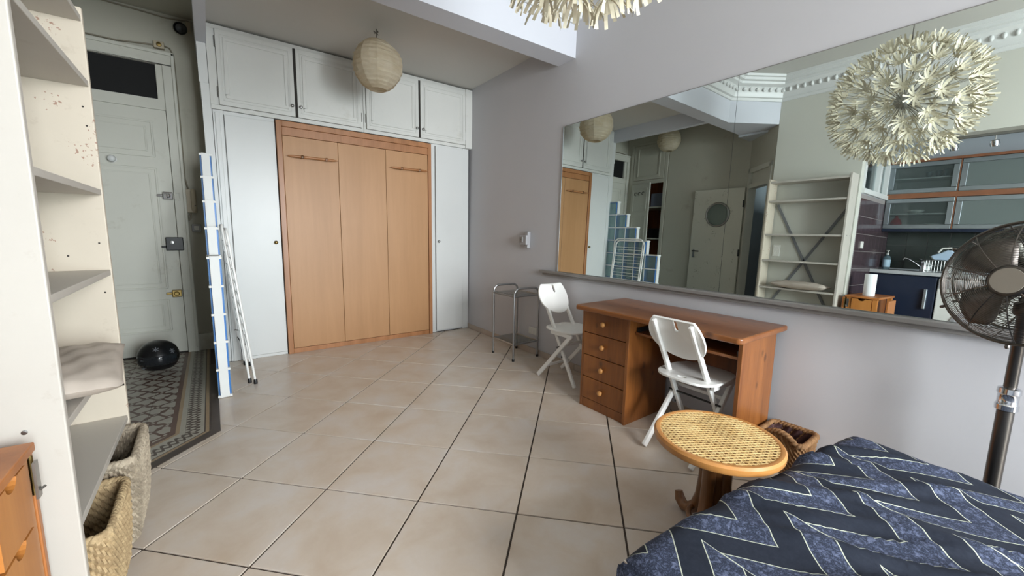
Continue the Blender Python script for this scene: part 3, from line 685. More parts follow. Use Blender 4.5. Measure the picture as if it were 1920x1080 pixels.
# ------------------------------------------------------------------ glass block partition
GX0, GX1 = -.030, .050; gx = (GX0+GX1)/2; PB = .205; GY = 4.575
rows = [9, 8, 7, 6, 5]
gb = thing('glass_block_partition', 'stepped low partition of blue-edged glass blocks with white joints', 'partition', (gx, 4.05, 0))
def bring(x0, x1, h, t_):
    mb = MB()
    for a, b, c_, e in ((-h, h, -h, -h+t_), (-h, h, h-t_, h), (-h, -h+t_, -h+t_, h-t_), (h-t_, h, -h+t_, h-t_)): mb.box(x0, x1, a, b, c_, e)
    return mb
side_me = bring(-.039, .039, .095, .007).mesh('block_side'); side_me.materials.append(M['bblue'])
face_me = MB().box(-.041, -.033, -.095, .095, -.095, .095).box(.033, .041, -.095, .095, -.095, .095).mesh('block_face'); face_me.materials.append(M['gblock'])
mo = MB()
for ci, n in enumerate(rows):
    y1 = GY-ci*PB; y0 = y1-PB
    for r_ in range(n):
        z0 = .012+r_*PB; c_ = (gx, (y0+y1)/2, z0+PB/2)
        o = inst('glass_block', side_me, gb, c_); f_ = inst('glass_face', face_me, o, c_)
    top = .012+n*PB
    nxt = rows[ci+1] if ci+1 < len(rows) else 0
    mo.box(GX0+.006, GX1-.006, y0+.0075, y1+.0075, top-.0075, top+.012)
    for r_ in range(n): mo.box(GX0-.003, GX1+.003, y0-.0, y1, .012+r_*PB-.0085, .012+r_*PB+.0085)
    mo.box(GX0-.003, GX1+.003, y0-.0075, y0+.0075, 0.003, .012+nxt*PB)
    ze = .012+nxt*PB
    mo.box(GX0+.012, GX1-.012, y0-.014, y0+.003, ze, top+.012)
    for r_ in range(nxt, n+1): mo.box(GX0-.004, GX1+.004, y0-.012, y0+.006, .012+r_*PB-.008, .012+r_*PB+.008)
mo.box(GX0-.003, GX1+.003, GY-.0075, GY+.0075, 0, .012+9*PB)
mo.build('mortar_joints', M['mortar'], gb, .0015)

# folded laundry rack leaning on the partition
t = thing('drying_rack', 'folded white wire laundry rack leaning on the glass blocks', 'drying rack', (.12, 3.95, 0))
def rack_frame(xb, xt, y0, y1, zt, name):
    L = lambda s: xb+(xt-xb)*s
    p = [(L(0), y0, .012)]+[(L((zt-.06)/zt), y0, zt-.06), (L((zt-.02)/zt), y0+.02, zt-.018), (L(1), y0+.06, zt), (L(1), y1-.06, zt), (L((zt-.02)/zt), y1-.02, zt-.018), (L((zt-.06)/zt), y1, zt-.06), (L(0), y1, .012)]
    fr_ = MB().tube(p, .009, 8).build(name, M['chairw'], t, smooth=50)
    for yy in (y0, y1): MB().lathe([(.014, 0), (.014, .03), (.011, .04)], 10, (L(0), yy, 0)).build('foot_cap', M['black'], fr_, smooth=40)
    return L
L = rack_frame(.178, .072, 3.79, 4.33, 1.27, 'outer_frame')
for i in range(9):
    z = .34+i*.10; MB().tube([(L(z/1.27), 3.79, z), (L(z/1.27), 4.33, z)], .0035, 6).build('rail', M['chairw'], t)
L = rack_frame(.215, .096, 3.74, 4.28, 1.24, 'inner_frame')
for i in range(9):
    z = .30+i*.10; MB().tube([(L(z/1.24), 3.74, z), (L(z/1.24), 4.28, z)], .0035, 6).build('rail', M['chairw'], t)
tag(MB().tube([(.12, 4.49, .30), (.125, 4.46, .31), (.18, 4.44, .30), (.215, 4.44, .27), (.20, 4.44, .20), (.185, 4.44, .14), (.16, 4.45, .19), (.14, 4.47, .24)], .004, 6).build('power_cable', M['black'], smooth=60), 'thin black cable hanging beside the white drying rack', 'cable')

# ------------------------------------------------------------------ mirror, ledge, wall fittings
t = thing('wall_mirror', 'large frameless wall mirror in two sheets above the desk', 'mirror', (wx(1.2, .9), 1.2, .893))
for y0, y1 in ((1.2665, 2.807), (-.35, 1.2645)):
    b = MB(); wbox(b, y0, y1, .894, 2.218, .0015, .0075); b.build('mirror_sheet', M['mirror'], t)
b = MB(); wbox(b, 2.807, 2.813, .894, 2.218, .001, .010); b.build('edge_strip', M['alu'], t)
b = MB(); wbox(b, -.35, 2.813, 2.218, 2.2215, .001, .009); b.build('edge_strip', M['rail'], t)
t = thing('mirror_ledge', 'long grey ledge running under the wall mirror', 'ledge', (wx(1.3, .85), 1.3, .845))
b = MB(); wbox(b, -.45, 3.035, .868, .892, .001, .055); b.build('top_strip', M['rail'], t, .004)
b = MB(); wbox(b, -.45, 3.00, .846, .868, .001, .035); b.build('under_strip', M['rail'], t, .003)
t = thing('wall_fitting', 'grey plastic wall fitting with a small socket beside the mirror', 'fitting', (wx(3.29, 1.18), 3.29, 1.08))
b = MB(); wbox(b, 3.245, 3.30, 1.095, 1.265, .001, .04); b.build('vertical_channel', M['greyp'], t, .008)
b = MB(); wbox(b, 3.235, 3.36, 1.13, 1.228, .03, .07); b.build('plate', M['greyp'], t, .006)
b = MB(); wbox(b, 3.285, 3.32, 1.155, 1.21, .07, .082); k = b.build('socket', M['rail'], t, .002)
MB().lathe([(.006, 0), (.004, .003)], 10, (wx(3.302, 1.182, .082), 3.302, 1.182), (-1, 0, 0)).build('screw', M['black'], k)
t = thing('wall_outlet', 'low white double socket behind the tubular trolley', 'socket', (wx(3.14, .24), 3.14, .2))
b = MB(); wbox(b, 3.07, 3.21, .205, .28, .001, .012); b.build('plate', M['plast'], t, .003)
for y in (3.105, 3.175): MB().lathe([(.026, -.002), (.026, .003), (.021, .003), (.019, .0008)], 16, (wx(y, .242, .012), y, .242), (-1, 0, 0)).build('socket_well', M['plast'], t, smooth=30)

# ------------------------------------------------------------------ paper lanterns
def lantern(name, c, R, ztop, label):
    t = thing(name, label, 'lamp', (c[0], c[1], c[2]-R), 'round rice paper lanterns'); c = Vector(c); vs = []; fs = []; n, k = 20, 26
    rr = random.Random(int(R*1000)+int(c.x*10))
    fac = [1+rr.uniform(-.035, .03) for _ in range(n)]
    a0, a1 = .33, math.pi-.36
    for i in range(k+1):
        a = a0+(a1-a0)*i/k; rib = 1 if i % 2 == 0 else .975
        for j in range(n):
            b = 2*math.pi*j/n; w = 1+.03*math.sin(3*b+a*2)+(.02*rr.uniform(-1, 1))
            vs.append(c+Vector((R*math.sin(a)*math.cos(b)*rib*w*fac[j], R*math.sin(a)*math.sin(b)*rib*w*fac[j], R*math.cos(a)*1.0)))
    fs = [(i*n+j, i*n+(j+1) % n, (i+1)*n+(j+1) % n, (i+1)*n+j) for i in range(k) for j in range(n)]
    MB().add(vs, fs).build('paper_shade', M['paper'], t)
    rib = MB()
    for i in range(2, k, 4):
        a = a0+(a1-a0)*i/k; rib.tube([c+Vector((R*.985*math.sin(a)*math.cos(2*math.pi*j/24), R*.985*math.sin(a)*math.sin(2*math.pi*j/24), R*math.cos(a))) for j in range(24)], .0016, 4, True)
    rib.build('rib', M['flower'], t)
    MB().tube([c+Vector((0, 0, R*.7)), c+Vector((0, 0, R)), (c.x+.003, c.y, ztop-.03), (c.x, c.y, ztop)], .004, 6).build('cord', M['twine'], t)
    MB().lathe([(.018, 0), (.028, .04), (.02, .09), (.006, .1)], 12, c+Vector((0, 0, R*.35))).build('bulb_holder', M['plast'], t, smooth=50)
    kn = MB(); p = Vector((c.x, c.y, ztop-.03))
    for q in range(5):
        e = Vector((rr.uniform(-1, 1), rr.uniform(-1, 1), rr.uniform(-.8, .4)))*.025; kn.tube([p-e, p, p+Vector((e.y, -e.x, e.z))*1.2], .003, 5)
    kn.build('cord_knot', M['twine'], t)
lantern('paper_lantern', (1.277, 3.75, 2.683), .213, 2.985, 'cream round paper lantern hanging before the white wall cupboards')
lantern('paper_lantern', (-.835, 4.13, 2.93), .19, 3.19, 'round paper lantern in the entry hall, seen only in the mirror')

# ------------------------------------------------------------------ dandelion chandelier
def chandelier(c, R, ztop):
    c = Vector(c); t = thing('dandelion_pendant_lamp', 'large spherical pendant lamp of cream paper flowers on wire spokes', 'lamp', (c.x, c.y, c.z-R))
    MB().ball(c, .055, 16, 10).build('core', M['steel'], t, smooth=60)
    MB().tube([c+Vector((0, 0, .05)), c+Vector((0, 0, R)), (c.x, c.y, ztop)], .004, 6).build('cord', M['twine'], t)
    MB().lathe([(.05, 0), (.045, -.03), (.012, -.06)], 16, (c.x, c.y, ztop)).build('ceiling_cup', M['plast'], t, smooth=40)
    sp = MB().tube([(0, 0, .05), (0, 0, R-.072)], .0016, 5).mesh('spoke'); sp.materials.append(M['wire'])
    metas = []
    for vi in range(3):
        rr = random.Random(40+vi); mb = MB(); n = 12
        for i in range(n):
            a = 2*math.pi*i/n+rr.uniform(-.15, .15); sprd = rr.uniform(1.0, 1.3); L = rr.uniform(.085, .105)
            rad = Vector((math.cos(a), math.sin(a), 0)); tan = Vector((-math.sin(a), math.cos(a), 0)); w = .0058
            p = Vector((0, 0, R-.075)); vs = []; th = sprd*1.15
            for s in range(5):
                vs += [p-tan*w, p+tan*w]
                dirv = rad*math.sin(th)+Vector((0, 0, 1))*math.cos(th); p = p+dirv*L/4; th -= .30
            mb.add(vs, [(2*s, 2*s+1, 2*s+3, 2*s+2) for s in range(4)])
        mb.lathe([(.004, R-.08), (.007, R-.075), (.004, R-.065)], 6)
        me = mb.mesh('paper_flower'); me.materials.append(M['flower']); metas.append(me)
    N = 135
    for i in range(N):
        z = 1-2*(i+.5)/N; a = i*math.pi*(3-math.sqrt(5)); r = math.sqrt(1-z*z)
        d = Vector((r*math.cos(a), r*math.sin(a), z)); q = Vector((0, 0, 1)).rotation_difference(d)
        q = q @ Vector((0, 0, 1)).rotation_difference(Vector((random.uniform(-.05, .05), random.uniform(-.05, .05), 1)))
        o = inst('spoke', sp, t, c, q.to_euler())
        f = bpy.data.objects.new('paper_flower', metas[i % 3]); C.objects.link(f); f.parent = o; f.rotation_euler = (0, 0, random.uniform(0, 6)); k = random.uniform(.96, 1.03); f.scale = (1, 1, k)
chandelier((.905, .885, 2.36), .485, 3.29)

# ------------------------------------------------------------------ bookcase, cushion, baskets
BX0, BX1, BYN, BYF = -.540, -.333, 1.478, 2.310
t = thing('bookcase', 'tall cream painted open bookcase with grey cross braces', 'bookcase', (-.44, 1.9, 0))
for y0, y1 in ((BYN, BYN+.024), (BYF-.022, BYF)):
    sp_ = MB().box(BX0, BX1, y0, y1, 0, 2.06).build('side_panel', M['cream'] if y0 == BYN else M['cream_worn'], t, .004)
    if y0 == BYN:
        for x, z in ((-.405, 1.385), (-.405, .735), (-.405, 1.795), (-.405, .45), (-.50, 1.385), (-.50, .735)):
            MB().lathe([(.006, 0), (.006, .0015), (.003, .002)], 10, (x, BYN, z), (0, -1, 0)).build('screw', M['steel'], sp_)
    else:
        for x, z in ((-.36, 1.70), (-.355, 1.63), (-.36, 1.18), (-.36, .98), (-.45, 1.13)):
            MB().lathe([(.0035, 0), (.003, .001)], 8, (x, y0, z), (0, -1, 0)).build('peg_hole', M['gap'], sp_)
for z in (2.03, 1.797, 1.391, 1.072, .735, .447, .075):
    MB().box(BX0+.004, BX1-.004, BYN+.024, BYF-.022, z-.022, z).build('shelf', M['cream'], t, .002)
for (ya, za), (yb, zb) in (((2.26, 1.76), (1.56, .40)), ((1.53, 1.72), (2.27, .44))):
    MB().bar((BX0+.006, ya, za), (BX0+.006, yb, zb), .004, .03, (0, (yb-ya), (zb-za))) if False else None
    d_ = Vector((0, yb-ya, zb-za)).normalized(); n_ = Vector((0, -d_.z, d_.y))
    b = MB().hexa([Vector((x, ya, za))+n_*s*.014 for x in (BX0-.004, BX0+.001) for s in (-1, 1)][:0] or
                  [(BX0-.006, ya-n_.y*.014, za-n_.z*.014), (BX0-.001, ya-n_.y*.014, za-n_.z*.014), (BX0-.001, ya+n_.y*.014, za+n_.z*.014), (BX0-.006, ya+n_.y*.014, za+n_.z*.014),
                   (BX0-.006, yb-n_.y*.014, zb-n_.z*.014), (BX0-.001, yb-n_.y*.014, zb-n_.z*.014), (BX0-.001, yb+n_.y*.014, zb+n_.z*.014), (BX0-.006, yb+n_.y*.014, zb+n_.z*.014)])
    b.build('cross_brace', paint('grey_flat_bar', '#77797c', .5, .05), t)
def pillow(name, c, hx, hy, hz, mat, rot=0, wr=.012, droop=0):
    vs = []; fs = []; n = 26
    for sgn in (1, -1):
        for i in range(n+1):
            for j in range(n+1):
                u = -1+2*i/n; v = -1+2*j/n; e = (1-abs(u)**2.6)*(1-abs(v)**2.6); h = max(0, e)**.48
                sq_ = 1-.05*(1-abs(u)**2)*0
                x = u*hx*(1-.06*(1-v*v)*0)*(1-.05*v*v*(1-abs(u)))*(1-.045*(1-v*v)*abs(u)**3); y = v*hy*(1-.045*(1-u*u)*abs(v)**3)
                w = wr*h*(math.sin(9*u+5*v)+.6*math.sin(13*v-7*u))*.3
                vs.append((c[0]+x*math.cos(rot)-y*math.sin(rot), c[1]+x*math.sin(rot)+y*math.cos(rot), c[2]+hz+sgn*hz*h+(w if sgn > 0 else 0)-droop*max(0, x-.07)**1.5))
    k = (n+1)*(n+1)
    for q in (0, k): fs += [(q+i*(n+1)+j, q+(i+1)*(n+1)+j, q+(i+1)*(n+1)+j+1, q+i*(n+1)+j+1) for i in range(n) for j in range(n)]
    return MB().add(vs, fs).build(name, mat, smooth=70)
tag(pillow('cushion', (-.385, 1.865, .738), .118, .292, .046, M['fabric'], .12), 'flat beige cushion lying on a low bookcase shelf', 'cushion')

def basket(name, label, cat, x0, x1, y0, y1, z0, z1, mat, rim, group=None, tilt=.92, amp=.005, nu=44, nv=22, liner=None, dip=None, lean=0, bulge=0):
    t = thing(name, label, cat, ((x0+x1)/2, (y0+y1)/2, z0), group); cx, cy = (x0+x1)/2, (y0+y1)/2; hx, hy = (x1-x0)/2, (y1-y0)/2
    rr_ = .035; RP = []
    for sx_, sy_, a0_ in ((1, 1, 0), (-1, 1, math.pi/2), (-1, -1, math.pi), (1, -1, 1.5*math.pi)): RP += arc(sx_*(hx-rr_), sy_*(hy-rr_), rr_, a0_, a0_+math.pi/2, 6)
    PL = [0]
    for k_ in range(len(RP)): PL.append(PL[-1]+math.hypot(RP[(k_+1) % len(RP)][0]-RP[k_][0], RP[(k_+1) % len(RP)][1]-RP[k_][1]))
    def per(s):  # rounded rectangle perimeter, s 0..1
        d = (s % 1)*PL[-1]; k_ = 0
        while PL[k_+1] < d: k_ += 1
        f_ = (d-PL[k_])/(PL[k_+1]-PL[k_]); a_, b_ = RP[k_], RP[(k_+1) % len(RP)]
        return (a_[0]+(b_[0]-a_[0])*f_)/hx, (a_[1]+(b_[1]-a_[1])*f_)/hy, 0, 0
    nu *= 4
    def pt(i, j, inset):
        px, py, ca, sa = per(i/nu); f = tilt+(1-tilt)*j/nv+bulge*math.sin(math.pi*min(1, j/nv*1.05)); z = z0+(z1-z0)*j/nv
        if dip and j > nv*.55: z += dip(px, py)*((j/nv-.55)/.45)
        w = amp*(1 if (i//2+j) % 2 else -.6)*(0 if j in (0, nv) else 1)*(1 if inset == 0 else -.5)
        k = lean*(j/nv)
        return (cx+px*(hx*f-inset+w)+k, cy+py*(hy*f-inset+w), z)
    vs = [pt(i, j, 0) for j in range(nv+1) for i in range(nu)]; k = len(vs)
    vs += [pt(i, j, .012) for j in range(nv+1) for i in range(nu)]
    fs = []
    for q in (0, k): fs += [(q+j*nu+i, q+j*nu+(i+1) % nu, q+(j+1)*nu+(i+1) % nu, q+(j+1)*nu+i) for j in range(nv) for i in range(nu)]
    fs += [(nv*nu+i, nv*nu+(i+1) % nu, k+nv*nu+(i+1) % nu, k+nv*nu+i) for i in range(nu)]
    fs += [tuple(range(nu))[::-1]]
    vs.append((cx, cy, z0+.012)); b_ = len(vs)-1; fs += [(k+i, k+(i+1) % nu, b_) for i in range(nu)]
    MB().add(vs, fs).build('woven_body', mat, t)
    rp = [Vector(pt(i, nv, .006)) for i in range(nu)]
    rb = MB()
    for ph in (0, math.pi):
        rb.tube([p+Vector((0, 0, .007*math.sin(i*1.1+ph)))+Vector((math.cos(2*math.pi*i/nu), math.sin(2*math.pi*i/nu), 0))*.006*math.cos(i*1.1+ph) for i, p in enumerate(rp)], rim, 6, True)
    rb.build('braided_rim', mat, t, smooth=60)
    if liner:
        vs = [pt(i, j, .018+.008*math.sin(i*.7+j)) for j in range(nv+1) for i in range(nu)]; n0 = len(vs); vs.append((cx, cy, z0+.03))
        MB().add(vs, [(j*nu+i, j*nu+(i+1) % nu, (j+1)*nu+(i+1) % nu, (j+1)*nu+i) for j in range(nv) for i in range(nu)]+[(i, (i+1) % nu, n0) for i in range(nu)]).build('cloth_liner', liner, t, smooth=60)
    return t
bt = basket('seagrass_basket', 'tan woven seagrass basket at the near end of the bottom bookcase shelf', 'basket', -.500, -.300, 1.52, 1.87, .077, .365, M['sea'], .009, 'seagrass baskets in the bookcase', tilt=.93, lean=.012, bulge=.04)
basket('seagrass_basket', 'greyer woven seagrass basket at the far end of the bottom bookcase shelf', 'basket', -.490, -.288, 1.905, 2.26, .077, .40, M['sea2'], .011, 'seagrass baskets in the bookcase', tilt=.93, lean=.012, amp=.008, bulge=.05)
tag(MB().box(-.475, -.36, 1.57, 1.81, .10, .20).build('dark_cloth_bundle', paint('navy_cloth', '#191d30', .9, .3, 12), bevel=.03, seg=3), 'dark navy cloth bundle inside the near seagrass basket', 'cloth')
t = thing('wall_outlet', 'white double socket on the wall behind the bookcase', 'socket', (-.55, 2.22, 1.12))
MB().box(-.556, -.546, 2.18, 2.26, 1.115, 1.26).build('plate', M['plast'], t, .003)
for z in (1.152, 1.222): MB().lathe([(.026, -.002), (.026, .003), (.021, .003), (.019, .0008)], 16, (-.546, 2.22, z), (1, 0, 0)).build('socket_well', M['plast'], t, smooth=30)

# ------------------------------------------------------------------ drop-leaf table with paper roll
TX, TY0, TY1, TZ = -.385, 1.130, 1.405, .733
t = thing('drop_leaf_table', 'orange wood drop-leaf table with folded leaves next to the bookcase', 'table', (-.62, 1.27, 0))
MB().box(-.98, TX+.012, TY0-.008, TY1+.004, TZ-.022, TZ).build('table_top', M['birch'], t, .003)
for x in (TX-.02, -.95):
    for y0 in (TY0+.004, TY1-.05): MB().box(x-.02, x+.02, y0, y0+.042, 0, TZ-.022).build('leg', M['birch_d'], t, .003)
for i in range(3):
    z1 = TZ-.03-i*.155; d = MB().prism([(TY0+.052, z1-.148), (TY1-.056, z1-.148), (TY1-.056, z1)]+[((TY0+TY1)/2+.03*math.cos(a), z1-.022*math.sin(a)) for a in [math.pi*q/8 for q in range(9)]]+[(TY0+.052, z1)], TX-.008, TX+.008, 'x').build('drawer', M['birch_d'], t)
MB().box(-.93, TX-.09, TY0+.05, TY1-.055, .2, TZ-.024).build('drawer_case', M['pine_in'], t)
for i, (y0, y1) in enumerate(((TY1+.008, TY1+.028), (TY0-.085, TY0-.065))):
    l_ = MB().box(-.97 if i == 0 else -.66, TX+.0, y0, y1, .06, TZ-.025).build('drop_leaf', M['birch'], t, .003)
    if i == 0:
        for x in (TX-.05,): MB().box(x, x+.045, y0-.006, y0, TZ-.14, TZ-.03).lathe([(.005, -.05), (.005, .05)], 8, (TX-.0, y0-.002, TZ-.085)).build('hinge', M['brass'], l_)
h = MB().box(TX+.012, TX+.017, TY1-.035, TY1-.012, TZ-.13, TZ-.04); h.tube([(TX+.015, TY1-.02, TZ-.115), (TX+.022, TY1-.008, TZ-.112)], .003, 6); h.build('latch', M['steel'], t)
tag(MB().lathe([(.018, 0), (.05, 0), (.052, .004), (.052, .236), (.05, .24), (.018, .24), (.018, .002)], 24, (-.60, 1.265, TZ)).build('paper_towel_roll', M['roll'], smooth=40), 'white paper towel roll standing on the drop-leaf table', 'paper roll')

# ------------------------------------------------------------------ desk
t = thing('pine_desk', 'stained pine desk with four drawers and keyboard tray under the mirror', 'desk', (2.35, 1.42, 0))
DT = .757
tp = MB().prism([(2.035, .870), (2.05, .853), (2.60, .853), (2.60, 1.985), (2.06, 1.985), (2.035, 1.965)], DT-.032, DT).build('desk_top', M['pine_h'], t, .009, seg=3)
MB().box(2.120, 2.565, 1.955, 1.975, 0, DT-.032).build('side_panel', M['pine'], t, .002)
MB().box(2.108, 2.565, 1.560, 1.582, 0, DT-.032).build('side_panel', M['pine'], t, .002)
MB().box(2.150, 2.565, .892, .914, 0, DT-.032).build('side_panel', M['pine'], t, .002)
MB().box(2.50, 2.518, .914, 1.56, .38, DT-.032).build('back_panel', M['pine_in'], t)
MB().box(2.14, 2.56, 1.582, 1.955, .03, DT-.034).build('drawer_carcass', M['pine_in'], t)
MB().box(2.122, 2.145, 1.582, 1.955, 0, .066).build('plinth', M['pine'], t, .002)
for i in range(4):
    z0 = .070+i*.163; d = MB().box(2.116, 2.138, 1.586, 1.953, z0, z0+.158).build('drawer', M['pine'], t, .004)
    knob(d, (2.116, 1.770, z0+.083), (-1, 0, 0), .019, M['cane_rim'])
tr_ = MB().box(2.165, 2.50, .92, 1.555, .612, .628).build('keyboard_tray', M['pine_h'], t, .002)
for y in (.92, 1.543): MB().box(2.18, 2.46, y, y+.012, .628, .655).build('tray_rail', M['black'], tr_)

# ------------------------------------------------------------------ folding chairs (front = +y locally)
def make_chair(label):
    t = thing('folding_chair', label, 'chair', (0, 0, 0), 'white folding chairs at the desk')
    bt, ft = Vector((0, -.225, .815)), Vector((0, .215, 0)); ud = (ft-bt).normalized()
    un = Vector((0, ud.z, -ud.y)); un = un if un.y > 0 else -un
    outl = [(-.105, .0)]+[(.105, .0)]
    r = .166; ha = math.asin(.122/r); cyc = -r*math.cos(ha)
    pts = []
    for q in range(41):
        a = (math.pi/2-ha) - q*(2*math.pi-2*ha)/40
        pts.append((r*math.cos(a), cyc+r*math.sin(a)))
    hole = [(.0+.012*math.cos(a)+(0), -.052+.024*(1 if math.sin(a) > 0 else -1)+.012*math.sin(a)) for a in [2*math.pi*q/16 for q in range(16)]]
    def fn(a, b, c_):
        p = bt+ud*(-b)+un*(c_-.007)+un*(.5*(a*a))*0-un*(a*a)*.9
        return (a, p.y, p.z)
    MB().plate(pts, [hole], fn, .014).build('backrest', M['chairw'], t, .002)
    for s in (-1, 1):
        x = s*.122
        p0 = bt+ud*.012-un*.029; u_ = MB().bar((x*.90, p0.y, p0.z), (x*1.05, ft.y, ft.z+.012), .022, .030, (0, un.y, un.z)).build('upright', M['chairw'], t, .005)
        pv = bt+ud*((.815-.245)/abs(ud.z))*1.0
        for zz in (.44, .245):
            w = bt+ud*((.815-zz)/-ud.z); MB().lathe([(.008, 0), (.008, .003), (.004, .004)], 10, (x*1.0+s*.011, w.y-un.y*.02, w.z-un.z*.02), (s, 0, 0)).build('bolt', M['black'], u_)
    for s in (-1, 1):
        x = s*.148; MB().bar((x, .165, .425), (x, -.205, .012), .022, .034, (0, .7, -.7)).build('leg', M['chairw'], t, .005)
    for p in ((.10, .12), (-.12, .118)): MB().bar((-.148, p[0]*.9, .425+(p[0]*.9-.165)*1.115), (.148, p[0]*.9, .425+(p[0]*.9-.165)*1.115), .02, .02).build('stretcher', M['chairw'], t, .003)
    MB().tube([(-.16, .03, .315), (.16, .03, .315)], .006, 8).build('pivot_rod', M['black'], t)
    MB().bar((-.15, -.05, .432), (-.15, .19, .432), .022, .03).build('seat_rail', M['chairw'], t, .003); MB().bar((.15, -.05, .432), (.15, .19, .432), .022, .03).build('seat_rail', M['chairw'], t, .003)
    so = []
    for q in range(33):
        a = 2*math.pi*q/33; e = .62; ca, sa = math.cos(a), math.sin(a)
        so.append((.182*math.copysign(abs(ca)**e, ca), .035+.190*math.copysign(abs(sa)**e, sa)))
    hs = [(.026*math.cos(a), -.105+.013*math.sin(a)) for a in [2*math.pi*q/14 for q in range(14)]]
    MB().plate(so, [hs], lambda a, b, c_: (a, b, .450+c_+.03*(a*a)), .014).build('seat', M['chairw'], t, .003)
    return t
def copy_tree(o, parent=None):
    c = o.copy(); C.objects.link(c); c.parent = parent
    for ch in list(o.children): copy_tree(ch, c)
    return c
ch1 = make_chair('white folding chair against the wall, beyond the drawer end of the desk')
ch2 = copy_tree(ch1); ch2['label'] = 'white folding chair pushed into the kneehole of the desk'
ch1.location = (2.405, 2.405, 0); ch1.rotation_euler = (0, 0, math.pi+.03)
ch2.location = (2.185, 1.165, 0); ch2.rotation_euler = (0, 0, -math.pi/2-.03)

# ------------------------------------------------------------------ tubular trolley
t = thing('tubular_trolley', 'small grey tubular trolley with glass shelf by the wall', 'trolley', (2.45, 3.22, 0))
def uframe(y):
    R_ = .06; p = [(2.30, y, .012), (2.30, y, .655)]+[(2.30+R_-R_*math.cos(a), y, .655+R_*math.sin(a)) for a in (.4, .8, 1.2, math.pi/2)]+[(2.605-R_+R_*math.sin(a), y, .655+R_*math.cos(a)) for a in (.0, .4, .8, 1.2)]+[(2.605, y, .655), (2.605, y, .012)]
    f = MB().tube(p, .0105, 8).build('end_frame', M['cart'], t, smooth=60)
    for x in (2.30, 2.605): MB().lathe([(.013, 0), (.014, .02), (.012, .024)], 10, (x, y, 0)).build('foot_cap', M['black'], f, smooth=40)
uframe(3.39); uframe(3.04)
for z in (.64, .165):
    for x in (2.30, 2.605): MB().tube([(x, 3.04, z), (x, 3.39, z)], .0085, 8).build('side_rail', M['cart'] if not (z > .5 and x < 2.4) else M['rail'], t, smooth=60)
    for y in (3.04, 3.39): MB().tube([(2.30, y, z), (2.605, y, z)], .0085, 8).build('cross_rail', M['cart'], t, smooth=60)
MB().box(2.31, 2.595, 3.05, 3.38, .648, .654).build('glass_shelf', M['shelfglass'], t)
MB().box(2.31, 2.595, 3.05, 3.38, .172, .178).build('glass_shelf', M['shelfglass'], t)

# ------------------------------------------------------------------ round cane table
t = thing('round_cane_table', 'round low table with woven cane top on a bentwood pedestal', 'table', (1.592, .727, 0))
cx, cy, R_, zt = 1.596, .729, .239, .453
MB().lathe([(R_-.03, zt-.034), (R_-.006, zt-.036), (R_, zt-.028), (R_+.001, zt-.010), (R_-.006, zt-.001), (R_-.018, zt), (R_-.026, zt-.004), (R_-.03, zt-.010), (R_-.03, zt-.034)], 56, (cx, cy, 0)).build('rim', M['cane_rim'], t, smooth=40)
cane = MB(); rc = R_-.022; st = .0235; zc = zt-.006
def chord(ang_, off, w, z, dz):
    h = math.sqrt(max(0, rc*rc-off*off))
    if h < .01: return
    d_ = Vector((math.cos(ang_), math.sin(ang_), 0)); n_ = Vector((-d_.y, d_.x, 0)); m0 = Vector((cx, cy, z))+n_*off
    cane.hexa([m0-d_*h-n_*w, m0+d_*h-n_*w, m0+d_*h+n_*w, m0-d_*h+n_*w]+[m0-d_*h-n_*w+Vector((0, 0, dz)), m0+d_*h-n_*w+Vector((0, 0, dz)), m0+d_*h+n_*w+Vector((0, 0, dz)), m0-d_*h+n_*w+Vector((0, 0, dz))])
k = int(rc/st)
for i in range(-k, k+1):
    for a_, z_, o_ in ((0.25, zc, .0042), (0.25, zc, -.0042), (.25+math.pi/2, zc+.0014, .0042), (.25+math.pi/2, zc+.0014, -.0042)): chord(a_, i*st+o_, .0018, z_, .0013)
st2 = st/math.sqrt(2)*1.0; k = int(rc/st2)
for i in range(-k, k+1):
    for a_, z_ in ((.25+math.pi/4, zc+.0026), (.25-math.pi/4, zc+.0036)): chord(a_, (i+.5)*st2, .0021, z_, .0012)
cane['x'] if False else None
co = cane.build('cane_webbing', M['cane'], t)
for q in range(3):
    a = 1.15+q*math.pi*2/3; dr = Vector((math.cos(a), math.sin(a), 0)); c0 = Vector((cx, cy, 0))
    pr = [(.055, .415), (.045, .34), (.045, .24), (.055, .15), (.08, .085), (.12, .045), (.16, .026), (.192, .040), (.205, .070)]
    MB().tube([c0+dr*r_+Vector((0, 0, z)) for r_, z in pr], [.026, .026, .026, .027, .027, .026, .025, .024, .018], 10).build('bentwood_leg', M['dark_leg'], t, smooth=60)
MB().lathe([(.03, .13), (.042, .15), (.038, .2), (.036, .35), (.07, .405), (.11, .416), (.11, .418)], 24, (cx, cy, 0)).build('pedestal', M['dark_leg'], t, smooth=50)
MB().tube([(cx+.08*math.cos(q*math.pi/16), cy+.08*math.sin(q*math.pi/16), .085) for q in range(32)], .012, 8, True).build('brace_ring', M['dark_leg'], t, smooth=60)

# wicker tray basket on the floor behind the desk end
basket('wicker_basket', 'brown wicker basket with maroon lining on the floor beside the desk', 'basket', 2.345, 2.592, .642, .872, .002, .185, M['wick'], .011, None, .86, .004, 36, 14, M['liner'], lambda px, py: .045*max(0, 1-(py/.75)**2) if px < -.6 else 0)

